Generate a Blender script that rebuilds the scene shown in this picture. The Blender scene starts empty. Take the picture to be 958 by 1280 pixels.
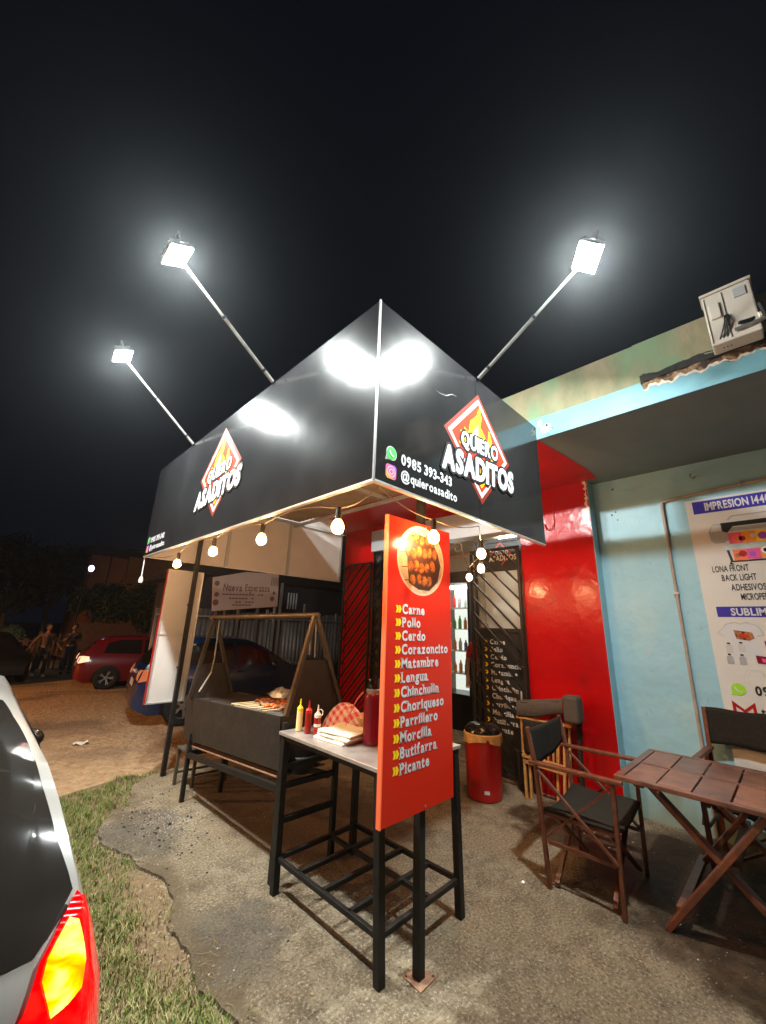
import bpy, bmesh, math, random
from math import sin, cos, pi, radians
from mathutils import Vector, Matrix
random.seed(7)
S = bpy.context.scene
COL = S.collection
V3 = Vector

# ------------------------------------------------------------------ camera
cam_data = bpy.data.cameras.new("camera")
cam_data.sensor_fit = 'HORIZONTAL'
cam_data.sensor_width = 36.0
cam_data.lens = 493.18 * 36.0 / 958.0
cam_data.clip_start = 0.05
cam_data.clip_end = 400
cam = bpy.data.objects.new("camera", cam_data)
COL.objects.link(cam)
S.camera = cam
_fwd = V3((0.67335576, 0.68427332, 0.27993221)).normalized()
_upw = V3((0, 0, 1))
_r0 = _fwd.cross(_upw).normalized()
_u0 = _r0.cross(_fwd).normalized()
_roll = 0.0
# roll: world up seen in the camera leans by atan(0.03176514/0.9594941)
_roll = math.atan2(0.03176514, 0.9594941)
_right = _r0 * cos(_roll) + _u0 * sin(_roll)
_up = _u0 * cos(_roll) - _r0 * sin(_roll)
_M = Matrix((( _right.x, _up.x, -_fwd.x, 0), (_right.y, _up.y, -_fwd.y, 0), (_right.z, _up.z, -_fwd.z, 1.75), (0, 0, 0, 1)))
cam.matrix_world = _M

# ------------------------------------------------------------------ world (night) and exposure
W = bpy.data.worlds.new("World"); S.world = W; W.use_nodes = True
_bg = W.node_tree.nodes["Background"]
_bg.inputs[0].default_value = (0.45, 0.55, 0.95, 1)
_bg.inputs[1].default_value = 0.0028
S.view_settings.view_transform = 'Standard'
S.view_settings.look = 'None'
S.view_settings.exposure = 1.0
S.view_settings.gamma = 1.0
S.render.engine = 'CYCLES'
S.cycles.use_denoising = True
S.cycles.max_bounces = 8
S.cycles.sample_clamp_indirect = 4
S.cycles.use_light_tree = True

# ------------------------------------------------------------------ helpers
def mat(name, col, rough=0.6, metal=0.0, col2=None, scale=6.0, bump=0.0, bscale=None, spec=0.5, detail=5.0,
        emit=None, estr=0.0, col3=None, scale3=1.5, t3=(0.5, 0.62), rvar=0.0, coat=0.0, trans=0.0, alpha=1.0, stretch=(1, 1, 1)):
    m = bpy.data.materials.new(name); m.use_nodes = True
    nt = m.node_tree; N = nt.nodes; L = nt.links
    b = N["Principled BSDF"]
    b.inputs["Base Color"].default_value = (*col, 1)
    b.inputs["Roughness"].default_value = rough
    b.inputs["Metallic"].default_value = metal
    b.inputs["Specular IOR Level"].default_value = spec
    b.inputs["Coat Weight"].default_value = coat
    b.inputs["Coat Roughness"].default_value = 0.08
    b.inputs["Transmission Weight"].default_value = trans
    b.inputs["Alpha"].default_value = alpha
    if emit:
        b.inputs["Emission Color"].default_value = (*emit, 1)
        b.inputs["Emission Strength"].default_value = estr
    if col2 or bump or col3:
        tc = N.new("ShaderNodeNewGeometry")
        mp = N.new("ShaderNodeMapping"); mp.inputs["Scale"].default_value = stretch
        L.new(tc.outputs["Position"], mp.inputs["Vector"])
        nz = N.new("ShaderNodeTexNoise"); nz.inputs["Scale"].default_value = scale; nz.inputs["Detail"].default_value = detail
        nz.inputs["Roughness"].default_value = 0.62
        L.new(mp.outputs[0], nz.inputs["Vector"])
        out = None
        if col2:
            r = N.new("ShaderNodeValToRGB"); r.color_ramp.elements[0].position = 0.36; r.color_ramp.elements[1].position = 0.64
            r.color_ramp.elements[0].color = (*col, 1); r.color_ramp.elements[1].color = (*col2, 1)
            L.new(nz.outputs["Fac"], r.inputs["Fac"]); out = r.outputs["Color"]
        if col3:
            n3 = N.new("ShaderNodeTexNoise"); n3.inputs["Scale"].default_value = scale3; n3.inputs["Detail"].default_value = 6
            L.new(mp.outputs[0], n3.inputs["Vector"])
            r3 = N.new("ShaderNodeMapRange"); r3.inputs["From Min"].default_value = t3[0]; r3.inputs["From Max"].default_value = t3[1]
            L.new(n3.outputs["Fac"], r3.inputs["Value"])
            mx = N.new("ShaderNodeMix"); mx.data_type = 'RGBA'
            L.new(r3.outputs[0], mx.inputs["Factor"])
            if out: L.new(out, mx.inputs["A"])
            else: mx.inputs["A"].default_value = (*col, 1)
            mx.inputs["B"].default_value = (*col3, 1)
            out = mx.outputs["Result"]
        if out: L.new(out, b.inputs["Base Color"])
        if rvar:
            mr = N.new("ShaderNodeMapRange"); mr.inputs["From Min"].default_value = .3; mr.inputs["From Max"].default_value = .7
            mr.inputs["To Min"].default_value = max(.02, rough - rvar); mr.inputs["To Max"].default_value = min(1, rough + rvar)
            L.new(nz.outputs["Fac"], mr.inputs["Value"]); L.new(mr.outputs[0], b.inputs["Roughness"])
        if bump:
            nb = N.new("ShaderNodeTexNoise"); nb.inputs["Scale"].default_value = bscale or scale; nb.inputs["Detail"].default_value = detail
            L.new(mp.outputs[0], nb.inputs["Vector"])
            bp = N.new("ShaderNodeBump"); bp.inputs["Strength"].default_value = 1.0; bp.inputs["Distance"].default_value = bump
            L.new(nb.outputs["Fac"], bp.inputs["Height"]); L.new(bp.outputs[0], b.inputs["Normal"])
    return m

class MB:
    def __init__(s): s.v = []; s.f = []; s.sm = []
    def add(s, vs, fs, smooth=False, M=None):
        o = len(s.v)
        s.v += [tuple(M @ V3(p)) if M else tuple(p) for p in vs]
        s.f += [tuple(i + o for i in f) for f in fs]; s.sm += [smooth] * len(fs)
        return s
    def box(s, a, b, M=None):
        x0, y0, z0 = a; x1, y1, z1 = b
        x0, x1 = min(x0, x1), max(x0, x1); y0, y1 = min(y0, y1), max(y0, y1); z0, z1 = min(z0, z1), max(z0, z1)
        return s.add([(x0, y0, z0), (x1, y0, z0), (x1, y1, z0), (x0, y1, z0), (x0, y0, z1), (x1, y0, z1), (x1, y1, z1), (x0, y1, z1)],
                     [(0, 3, 2, 1), (4, 5, 6, 7), (0, 1, 5, 4), (1, 2, 6, 5), (2, 3, 7, 6), (3, 0, 4, 7)], M=M)
    def bar(s, p, q, w, h=None, up=(0, 0, 1)):
        p, q = V3(p), V3(q); h = h or w; d = (q - p).normalized(); up = V3(up)
        if abs(d.dot(up)) > .98: up = V3((0, 1, 0)) if abs(d.y) < .9 else V3((1, 0, 0))
        a = d.cross(up).normalized(); b = a.cross(d).normalized()
        vs = []
        for c in (p, q):
            for i, j in ((-1, -1), (1, -1), (1, 1), (-1, 1)): vs.append(c + a * (w / 2 * i) + b * (h / 2 * j))
        return s.add(vs, [(3, 2, 1, 0), (4, 5, 6, 7), (0, 1, 5, 4), (1, 2, 6, 5), (2, 3, 7, 6), (3, 0, 4, 7)])
    def tube(s, pts, r, n=10, cap=True):
        pts = [V3(p) for p in pts]; rs = r if isinstance(r, (list, tuple)) else [r] * len(pts)
        vs = []; fs = []; prev = None
        for i, p in enumerate(pts):
            d = (pts[min(i + 1, len(pts) - 1)] - pts[max(i - 1, 0)])
            d = d.normalized() if d.length > 1e-9 else V3((0, 0, 1))
            if prev is None:
                u = V3((0, 0, 1)) if abs(d.z) < .9 else V3((1, 0, 0)); a = d.cross(u).normalized()
            else:
                a = (prev - d * prev.dot(d)); a = a.normalized() if a.length > 1e-6 else d.orthogonal().normalized()
            prev = a; b = d.cross(a)
            for k in range(n):
                t = 2 * pi * k / n; vs.append(p + (a * cos(t) + b * sin(t)) * rs[i])
        for i in range(len(pts) - 1):
            for k in range(n):
                k2 = (k + 1) % n; fs.append((i * n + k, i * n + k2, (i + 1) * n + k2, (i + 1) * n + k))
        s.add(vs, fs, True)
        if cap:
            o = len(s.v) - len(vs)
            s.f.append(tuple(o + k for k in reversed(range(n)))); s.f.append(tuple(o + (len(pts) - 1) * n + k for k in range(n))); s.sm += [False, False]
        return s
    def lathe(s, prof, c=(0, 0, 0), n=24, M=None, sx=1, sy=1):
        vs = []; fs = []
        for r, z in prof:
            for k in range(n):
                t = 2 * pi * k / n; vs.append((c[0] + r * cos(t) * sx, c[1] + r * sin(t) * sy, c[2] + z))
        for i in range(len(prof) - 1):
            for k in range(n):
                k2 = (k + 1) % n; fs.append((i * n + k, i * n + k2, (i + 1) * n + k2, (i + 1) * n + k))
        return s.add(vs, fs, True, M)
    def ball(s, c, r, n=12, sq=(1, 1, 1)):
        prof = [(max(1e-4, r * sin(pi * i / (n // 2))), -r * cos(pi * i / (n // 2))) for i in range(n // 2 + 1)]
        vs = []; fs = []
        for rr, z in prof:
            for k in range(n):
                t = 2 * pi * k / n; vs.append((c[0] + rr * cos(t) * sq[0], c[1] + rr * sin(t) * sq[1], c[2] + z * sq[2]))
        for i in range(len(prof) - 1):
            for k in range(n):
                k2 = (k + 1) % n; fs.append((i * n + k, i * n + k2, (i + 1) * n + k2, (i + 1) * n + k))
        return s.add(vs, fs, True)
    def prism(s, poly, f0, f1):
        """poly: list of 2D points; f0,f1: functions (a,b)->3D for the two faces"""
        n = len(poly); vs = [f0(a, b) for a, b in poly] + [f1(a, b) for a, b in poly]
        fs = [tuple(range(n)), tuple(reversed(range(n, 2 * n)))] + [(i, i + n, (i + 1) % n + n, (i + 1) % n) for i in range(n)]
        return s.add(vs, fs)
    def grid(s, fn, nu, nv, smooth=True):
        vs = [fn(i / nu, j / nv) for i in range(nu + 1) for j in range(nv + 1)]
        fs = [(i * (nv + 1) + j, (i + 1) * (nv + 1) + j, (i + 1) * (nv + 1) + j + 1, i * (nv + 1) + j + 1) for i in range(nu) for j in range(nv)]
        return s.add(vs, fs, smooth)
    def build(s, name, m, parent=None, bevel=0.0, auto=35, label=None, kind=None, solid=0.0, seg=2):
        me = bpy.data.meshes.new(name)
        off = root_of(parent)
        me.from_pydata([(p[0] - off[0], p[1] - off[1], p[2] - off[2]) for p in s.v], [], s.f)
        me.polygons.foreach_set("use_smooth", s.sm)
        bm = bmesh.new(); bm.from_mesh(me); bmesh.ops.recalc_face_normals(bm, faces=bm.faces) if len(s.f) < 60000 else None
        bm.to_mesh(me); bm.free()
        if any(s.sm): me.set_sharp_from_angle(angle=radians(auto))
        me.materials.append(m)
        o = bpy.data.objects.new(name, me); COL.objects.link(o)
        if parent: o.parent = parent
        if solid:
            md = o.modifiers.new("solid", 'SOLIDIFY'); md.thickness = solid; md.offset = 0
        if bevel:
            md = o.modifiers.new("bevel", 'BEVEL'); md.width = bevel; md.segments = seg; md.limit_method = 'ANGLE'; md.harden_normals = False
        if label: o["label"] = label
        if kind: o["kind"] = kind
        return o
ROOTS = {}
def root_of(o):
    while o is not None and o.parent is not None: o = o.parent
    return ROOTS.get(o.name, (0, 0, 0)) if o is not None else (0, 0, 0)
def thing(name, label, cat, loc=(0, 0, 0), group=None):
    o = bpy.data.objects.new(name, None); COL.objects.link(o); o.location = loc
    o.empty_display_size = 0.1
    o["label"] = label; o["category"] = cat
    if group: o["group"] = group
    ROOTS[o.name] = tuple(loc)
    return o
def tag(o, label, cat, group=None):
    o["label"] = label; o["category"] = cat
    if group: o["group"] = group
    return o
def structure(o): o["kind"] = "structure"; return o
def inst(src, parent, loc=(0, 0, 0), rot=None, scale=None):
    o = src.copy(); COL.objects.link(o); o.parent = parent; o.location = loc
    if rot: o.rotation_euler = rot
    if scale: o.scale = scale
    return o
def kids(o): return [c for c in bpy.data.objects if c.parent == o]
def copy_tree(o, parent=None):
    c = o.copy(); COL.objects.link(c); c.parent = parent
    for ch in kids(o): copy_tree(ch, c)
    return c
def move(o, loc, rz=0):
    o.location = loc; o.rotation_euler = (0, 0, rz)
    return o

# ---- lettering from the built-in font, one mesh per line
_glyphs = {}
def glyph(ch, bold):
    k = (ch, bold)
    if k in _glyphs: return _glyphs[k]
    cu = bpy.data.curves.new("g", 'FONT'); cu.body = ch; cu.size = 1.0; cu.offset = bold; cu.resolution_u = 3; cu.fill_mode = 'FRONT'
    ob = bpy.data.objects.new("g", cu); COL.objects.link(ob)
    dg = bpy.context.evaluated_depsgraph_get(); me = bpy.data.meshes.new_from_object(ob.evaluated_get(dg))
    vs = [(v.co.x, v.co.y) for v in me.vertices]; fs = [tuple(p.vertices) for p in me.polygons]
    bpy.data.objects.remove(ob); bpy.data.curves.remove(cu); bpy.data.meshes.remove(me)
    if not vs: r = ([], [], 0, 0, 0, 0)
    else:
        xs = [v[0] for v in vs]; ys = [v[1] for v in vs]
        r = (vs, fs, min(xs), max(xs), min(ys), max(ys))
    _glyphs[k] = r
    return r
SERIF = {'a': [(.93, 'b')], 'r': [(.2, 'b'), (.12, 't')], 'n': [(.12, 'b'), (.88, 'b'), (.08, 't')], 'P': [(.14, 'b'), (.1, 't')],
         'l': [(.5, 'b'), (.3, 't')], 'd': [(.92, 'b'), (.82, 't')], 'i': [(.5, 'b'), (.35, 'x')], 'M': [(.1, 'b'), (.9, 'b'), (.08, 't'), (.92, 't')],
         'm': [(.08, 'b'), (.5, 'b'), (.92, 'b'), (.04, 't')], 'b': [(.05, 't')], 'L': [(.14, 'b'), (.14, 't')], 'u': [(.08, 't'), (.82, 't'), (.92, 'b')],
         'h': [(.12, 'b'), (.88, 'b'), (.06, 't')], 'q': [(.9, 'b')], 'B': [(.08, 'b'), (.08, 't')], 'f': [(.4, 'b')], 'p': [(.1, 'b'), (.05, 't')]}
def text2d(txt, bold=0.0, gap=0.07, serif=False, shear=0.0):
    """returns verts, faces, width, cap height = ~0.7 (font units)"""
    vs = []; fs = []; x = 0
    for ch in txt:
        if ch == ' ': x += .3; continue
        gv, gf, x0, x1, y0, y1 = glyph(ch, bold)
        o = len(vs); vs += [(a - x0 + x, b) for a, b in gv]; fs += [tuple(i + o for i in f) for f in gf]
        w = x1 - x0
        if serif:
            for fx, lv in SERIF.get(ch, []):
                cx = x + fx * w; yy = {'b': y0, 't': y1 - .09, 'x': .43}[lv]; hw = .15
                if fx > .3 and fx < .7 and ch != 'm': hw = .17
                o = len(vs); vs += [(cx - hw, yy), (cx + hw, yy), (cx + hw, yy + .09), (cx - hw, yy + .09)]; fs.append((o, o + 1, o + 2, o + 3))
        x += w + gap + (.05 if serif else 0)
    if shear: vs = [(a + b * shear, b) for a, b in vs]
    return vs, fs, max(x - gap, .01)
def lettering(txt, O, U, Vv, Nn, width=None, height=None, mt=None, parent=None, bold=0.015, serif=False, shear=0, name="lettering", gap=.07, lift=.003, center=False, grow=0.0, fat=0.0):
    """O = lower left start of the baseline; width = total width; height = capital height"""
    vs, fs, w = text2d(txt, bold + grow, gap - (2 * grow), serif, shear)
    k = 0.70
    sy = (height / k); sx = (width / w) if width else sy
    O = V3(O); U = V3(U).normalized(); Vv = V3(Vv).normalized(); Nn = V3(Nn).normalized()
    ox = -w * sx / 2 if center else 0
    if grow: ox -= 0
    mb = MB(); sh = [(0, 0)]
    if fat: sh += [(fat * cos(k * pi / 4), fat * sin(k * pi / 4)) for k in range(8)]
    for q, (da, db) in enumerate(sh): mb.add([O + U * (a * sx + ox + da) + Vv * (b * sy + db) + Nn * (lift + .00004 * q) for a, b in vs], fs)
    return mb.build(name, mt, parent)
def flat(poly, O, U, Vv, Nn, lift, name, mt, parent, thick=0.0):
    O = V3(O); U = V3(U).normalized(); Vv = V3(Vv).normalized(); Nn = V3(Nn).normalized()
    mb = MB()
    if thick:
        mb.prism(poly, lambda a, b: O + U * a + Vv * b + Nn * (lift + thick), lambda a, b: O + U * a + Vv * b + Nn * lift)
    else:
        mb.add([O + U * a + Vv * b + Nn * lift for a, b in poly], [tuple(range(len(poly)))])
    return mb.build(name, mt, parent)
def circle(cx, cy, r, n=28, r2=None): return [(cx + r * cos(2 * pi * i / n), cy + (r2 or r) * sin(2 * pi * i / n)) for i in range(n)]
def ring(cx, cy, r, w, n=28, a0=0, a1=2 * pi):
    out = [(cx + r * cos(a0 + (a1 - a0) * i / n), cy + r * sin(a0 + (a1 - a0) * i / n)) for i in range(n + 1)]
    inn = [(cx + (r - w) * cos(a0 + (a1 - a0) * i / n), cy + (r - w) * sin(a0 + (a1 - a0) * i / n)) for i in range(n + 1)]
    return out, inn
def ringflat(cx, cy, r, w, O, U, Vv, Nn, lift, name, mt, parent, n=28, a0=0, a1=2 * pi):
    O = V3(O); U = V3(U).normalized(); Vv = V3(Vv).normalized(); Nn = V3(Nn).normalized()
    o, i = ring(cx, cy, r, w, n, a0, a1); mb = MB()
    mb.add([O + U * a + Vv * b + Nn * lift for a, b in o + i], [(k, k + 1, n + 2 + k, n + 1 + k) for k in range(n)])
    return mb.build(name, mt, parent)
def polyline_flat(pts, w, O, U, Vv, Nn, lift, name, mt, parent, closed=False):
    O = V3(O); U = V3(U).normalized(); Vv = V3(Vv).normalized(); Nn = V3(Nn).normalized(); mb = MB()
    n = len(pts); seg = n if closed else n - 1; L_ = []; R_ = []
    for i in range(n):
        a = V3((*pts[(i - 1) % n], 0)) if (closed or i > 0) else None
        c = V3((*pts[(i + 1) % n], 0)) if (closed or i < n - 1) else None
        b = V3((*pts[i], 0)); d1 = (b - a).normalized() if a is not None else None; d2 = (c - b).normalized() if c is not None else None
        n1 = V3((-d1.y, d1.x, 0)) if d1 is not None else V3((-d2.y, d2.x, 0)); n2 = V3((-d2.y, d2.x, 0)) if d2 is not None else n1
        m_ = (n1 + n2); m_ = m_.normalized() if m_.length > .01 else n1; k = w / 2 / max(.35, m_.dot(n1))
        L_.append(b + m_ * k); R_.append(b - m_ * k)
    mb.add([O + U * p.x + Vv * p.y + Nn * lift for p in L_ + R_], [(i, (i + 1) % n, (i + 1) % n + n, i + n) for i in range(seg)])
    return mb.build(name, mt, parent)

# ------------------------------------------------------------------ materials
M_ = {}
def mk(key, *a, **k): M_[key] = mat(key, *a, **k); return M_[key]
def concrete_mat():
    m = bpy.data.materials.new('concrete'); m.use_nodes = True; N = m.node_tree.nodes; L = m.node_tree.links; b = N["Principled BSDF"]
    g = N.new("ShaderNodeNewGeometry"); P = g.outputs["Position"]
    def noise(sc, det=6, r=.6, vec=P):
        n = N.new("ShaderNodeTexNoise"); n.inputs["Scale"].default_value = sc; n.inputs["Detail"].default_value = det; n.inputs["Roughness"].default_value = r; L.new(vec, n.inputs["Vector"]); return n
    def rng(src, a, b_, c=0, d=1):
        r = N.new("ShaderNodeMapRange"); r.interpolation_type = 'SMOOTHSTEP'
        for k, v in zip(("From Min", "From Max", "To Min", "To Max"), (a, b_, c, d)): r.inputs[k].default_value = v
        L.new(src, r.inputs["Value"]); return r.outputs[0]
    def mix(f, A, B):
        x = N.new("ShaderNodeMix"); x.data_type = 'RGBA'
        if isinstance(f, float): x.inputs["Factor"].default_value = f
        else: L.new(f, x.inputs["Factor"])
        for k, c in (("A", A), ("B", B)):
            if isinstance(c, tuple): x.inputs[k].default_value = (*c, 1)
            else: L.new(c, x.inputs[k])
        return x.outputs["Result"]
    big = noise(1.3, 6); mid = noise(7, 7, .65); fine = noise(58, 5, .75)
    c = mix(rng(mid.outputs["Fac"], .35, .66), (.19, .142, .09), (.36, .288, .19))
    c = mix(rng(big.outputs["Fac"], .46, .62), c, (.29, .22, .135))
    c = mix(rng(fine.outputs["Fac"], .52, .64, 0, .85), c, (.58, .49, .36))
    c = mix(rng(fine.outputs["Fac"], .46, .35, 0, .9), c, (.055, .046, .036))
    vo = N.new("ShaderNodeTexVoronoi"); vo.inputs["Scale"].default_value = 62; L.new(P, vo.inputs["Vector"])
    sp = rng(vo.outputs["Distance"], .16, .10, 0, 1); sel = N.new("ShaderNodeMath"); sel.operation = 'MULTIPLY'; L.new(sp, sel.inputs[0])
    L.new(rng(noise(31, 2).outputs["Fac"], .56, .62), sel.inputs[1])
    c = mix(sel.outputs[0], c, (.52, .47, .38))
    dn = noise(2.6, 5); dv = N.new("ShaderNodeVectorMath"); dv.operation = 'MULTIPLY_ADD'; L.new(dn.outputs["Color"], dv.inputs[0]); dv.inputs[1].default_value = (.75, .75, 0); L.new(P, dv.inputs[2])
    def blob(cx, cy, rx, ry, edge=.16):
        s_ = N.new("ShaderNodeVectorMath"); s_.operation = 'SUBTRACT'; L.new(dv.outputs[0], s_.inputs[0]); s_.inputs[1].default_value = (cx + .375, cy + .375, 0)
        q = N.new("ShaderNodeVectorMath"); q.operation = 'MULTIPLY'; L.new(s_.outputs[0], q.inputs[0]); q.inputs[1].default_value = (1 / rx, 1 / ry, 0)
        l = N.new("ShaderNodeVectorMath"); l.operation = 'LENGTH'; L.new(q.outputs[0], l.inputs[0]); return rng(l.outputs["Value"], 1 + edge, 1 - edge)
    def mx(a_, b_):
        x = N.new("ShaderNodeMath"); x.operation = 'MAXIMUM'; L.new(a_, x.inputs[0]); L.new(b_, x.inputs[1]); return x.outputs[0]
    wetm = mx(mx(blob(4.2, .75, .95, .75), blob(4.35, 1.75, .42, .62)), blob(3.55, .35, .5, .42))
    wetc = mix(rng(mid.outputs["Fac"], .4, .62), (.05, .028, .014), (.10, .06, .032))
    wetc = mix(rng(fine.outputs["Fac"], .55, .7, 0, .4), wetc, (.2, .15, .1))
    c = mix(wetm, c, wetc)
    brown_patch = blob(2.75, 3.9, .75, 1.5, .3); c = mix(rng(brown_patch, 0, 1, 0, .62), c, (.085, .043, .02))  # darker reddish-brown patch on the floor under the canopy
    sooty = mx(blob(1.42, 4.3, .30, .5, .4), blob(1.45, 2.6, .25, .35, .5)); c = mix(rng(sooty, 0, 1, 0, .55), c, (.075, .068, .062))
    soil = mx(mx(blob(1.22, 1.2, .12, .7, .6), blob(1.20, 2.35, .13, .6, .6)), mx(blob(1.30, 3.35, .14, .5, .6), blob(1.30, 5.1, .25, .4, .6))); c = mix(rng(soil, 0, 1, 0, .75), c, (.15, .105, .06))
    L.new(c, b.inputs["Base Color"])
    L.new(rng(wetm, 0, 1, .82, .42), b.inputs["Roughness"]); b.inputs["Specular IOR Level"].default_value = .35
    b1 = N.new("ShaderNodeBump"); b1.inputs["Distance"].default_value = .03; L.new(fine.outputs["Fac"], b1.inputs["Height"])
    b2 = N.new("ShaderNodeBump"); b2.inputs["Distance"].default_value = .03; L.new(mid.outputs["Fac"], b2.inputs["Height"]); L.new(b1.outputs[0], b2.inputs["Normal"])
    L.new(b2.outputs[0], b.inputs["Normal"]); return m
M_['concrete'] = concrete_mat()
mk('dirt', (.31, .19, .10), .9, col2=(.50, .33, .185), scale=9, bump=.05, bscale=16, detail=9, col3=(.22, .14, .085), scale3=.6)
mk('soil', (.13, .082, .045), .95, col2=(.19, .13, .07), scale=25, bump=.02, bscale=20)
mk('panel_black', (.011, .011, .012), .115, spec=.5, coat=.07, col2=(.015, .015, .016), scale=2.5, bump=.0006, bscale=1.3, rvar=.03)
M_['panel_black'].node_tree.nodes['Principled BSDF'].inputs['Coat Roughness'].default_value = .34
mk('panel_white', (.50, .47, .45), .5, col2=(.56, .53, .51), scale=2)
mk('corner_grey', (.16, .15, .15), .5, .3)
mk('grey_dark', (.10, .095, .09), .6)
mk('aluminium', (.62, .62, .60), .35, .7, col2=(.5, .5, .49), scale=14)
mk('galv', (.52, .52, .49), .42, .75, col2=(.38, .38, .36), scale=20)
mk('black_metal', (.007, .006, .006), .5, .0, spec=.3, col2=(.014, .012, .010), scale=18, bump=.001, bscale=60)
mk('grill_metal', (.022, .017, .013), .6, .3, col2=(.040, .030, .021), scale=9, bump=.003, bscale=26, col3=(.03, .022, .018), scale3=3)
mk('beam_metal', (.10, .072, .045), .5, .4, col2=(.06, .043, .027), scale=12, bump=.001, bscale=40)
mk('rust', (.20, .105, .06), .85, col2=(.29, .17, .105), scale=30, bump=.003, bscale=50)
mk('steel_top', (.34, .31, .285), .38, .55, col2=(.44, .41, .38), scale=11, rvar=.1, bump=.0006, bscale=40)
mk('red_wall', (.33, .002, .003), .21, col2=(.40, .003, .004), scale=1.6, bump=.0065, bscale=7, spec=.28, coat=.0, rvar=.04, col3=(.24, .004, .004), scale3=2.2, t3=(.56, .72))
mk('red_paint', (.30, .006, .008), .4, col2=(.42, .006, .006), scale=3, bump=.002, bscale=12)
mk('blue_wall', (.27, .49, .59), .45, col2=(.30, .53, .63), scale=3.2, bump=.012, bscale=5, col3=(.33, .51, .56), scale3=1.4, t3=(.50, .7), detail=9)
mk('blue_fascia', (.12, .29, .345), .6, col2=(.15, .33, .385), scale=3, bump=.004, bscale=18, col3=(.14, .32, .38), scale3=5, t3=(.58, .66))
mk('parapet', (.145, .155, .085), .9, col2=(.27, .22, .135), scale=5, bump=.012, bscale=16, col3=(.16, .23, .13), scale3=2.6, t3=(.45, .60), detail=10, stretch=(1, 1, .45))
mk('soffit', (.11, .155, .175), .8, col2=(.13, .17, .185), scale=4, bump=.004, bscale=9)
mk('broken', (.20, .115, .06), .95, col2=(.40, .27, .16), scale=22, bump=.03, bscale=24, col3=(.05, .03, .02), scale3=6, t3=(.5, .56))
mk('plaster', (.55, .42, .33), .9, col2=(.68, .58, .48), scale=30, bump=.01, bscale=30)
mk('grey_paint', (.33, .34, .35), .45, col2=(.38, .39, .40), scale=5)
mk('cream', (.62, .57, .47), .75, col2=(.68, .63, .53), scale=2)
mk('darkroom', (.04, .035, .032), .8, col2=(.06, .05, .045), scale=3)
mk('sign_red', (.52, .020, .008), .16, spec=.45, col2=(.56, .024, .009), scale=1)
mk('sign_edge', (.88, .16, .06), .4)
mk('white', (.85, .85, .85), .45); mk('print_black', (.012, .012, .012), .4)
mk('print_white', (.58, .58, .60), .4)
mk('yellow', (.90, .60, .01), .4); mk('orange', (.88, .30, .01), .4); mk('logo_red', (.50, .030, .010), .35); mk('logo_rim', (.17, .018, .010), .4)
mk('green', (.02, .52, .06), .4); mk('lime', (.33, .68, .03), .4); mk('pink', (.75, .08, .30), .4); mk('purple', (.35, .06, .60), .4); mk('insta_orange', (.90, .33, .06), .4)
mk('navy', (.022, .012, .30), .45); mk('poster', (.60, .57, .53), .5, col2=(.66, .63, .59), scale=2, spec=.3)
mk('sausage', (.80, .16, .03), .3, col2=(.62, .10, .02), scale=30)
mk('meat', (.26, .07, .02), .45, col2=(.45, .16, .04), scale=45, bump=.006, bscale=60, col3=(.06, .02, .01), scale3=30, t3=(.5, .6))
mk('photo_meat', (.15, .040, .010), .3, col2=(.36, .12, .028), scale=50, col3=(.04, .014, .006), scale3=38, t3=(.54, .62))
mk('photo_bg', (.30, .19, .11), .3, col2=(.50, .38, .25), scale=14)
mk('wood_dark', (.155, .048, .022), .38, col2=(.085, .026, .013), scale=16, bump=.002, bscale=30, stretch=(1, 1, 1), spec=.5)
mk('wood_top', (.175, .070, .043), .30, col2=(.09, .036, .024), scale=12, bump=.002, bscale=34, spec=.5)
mk('wood_top2', (.075, .040, .030), .30, col2=(.12, .055, .036), scale=12, bump=.002, bscale=34, spec=.5)
mk('wood_light', (.52, .26, .08), .5, col2=(.40, .19, .06), scale=18, bump=.001, bscale=30)
mk('fabric', (.017, .014, .011), .95, spec=.2, col2=(.026, .022, .017), scale=60, bump=.003, bscale=160)
mk('fabric_brown', (.05, .036, .027), .92, col2=(.07, .052, .038), scale=40, bump=.004, bscale=30)
mk('bin_red', (.42, .012, .010), .3, col2=(.36, .01, .01), scale=4); mk('bag', (.78, .50, .22), .45, bump=.01, bscale=30, col2=(.70, .43, .18), scale=10)
mk('glossblack', (.012, .011, .010), .18, spec=.6)
mk('sauce_y', (.86, .66, .30), .4); mk('cap_y', (.90, .62, .02), .35); mk('sauce_r', (.30, .012, .006), .28); mk('cap_r', (.72, .01, .01), .35); mk('cap_w', (.78, .70, .60), .4)
mk('napkin', (.82, .74, .58), .85, col2=(.86, .79, .64), scale=6, bump=.003, bscale=18)
mk('thermos', (.22, .005, .02), .3, col2=(.18, .004, .016), scale=6)
mk('strap', (.72, .14, .12), .6)
mk('stick', (.78, .58, .30), .6); mk('foil', (.62, .62, .62), .25, .85, bump=.01, bscale=40, col2=(.5, .5, .52), scale=20)
mk('char', (.02, .018, .016), .9, bump=.01, bscale=30)
mk('carpaint_white', (.27, .265, .25), .28, coat=.6); mk('carpaint_red', (.17, .004, .008), .28, coat=.6); mk('carpaint_blue', (.006, .024, .085), .25, coat=.6)
mk('car_glass', (.016, .013, .011), .07, spec=1.0, coat=1.0, col2=(.022, .018, .015), scale=3, rvar=.03); mk('rubber', (.015, .015, .015), .8); mk('rim', (.45, .45, .45), .3, .8)
mk('seal', (.008, .008, .008), .5)
mk('lamp_red', (.55, .0, .0), .12, emit=(1, .0, .0), estr=.75); mk('lamp_yellow', (.9, .4, .0), .12, emit=(1, .42, .0), estr=1.1, col2=(.95, .55, .02), scale=14)
mk('lamp_hot', (.9, .8, .4), .2, emit=(1, .85, .35), estr=6)
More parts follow.
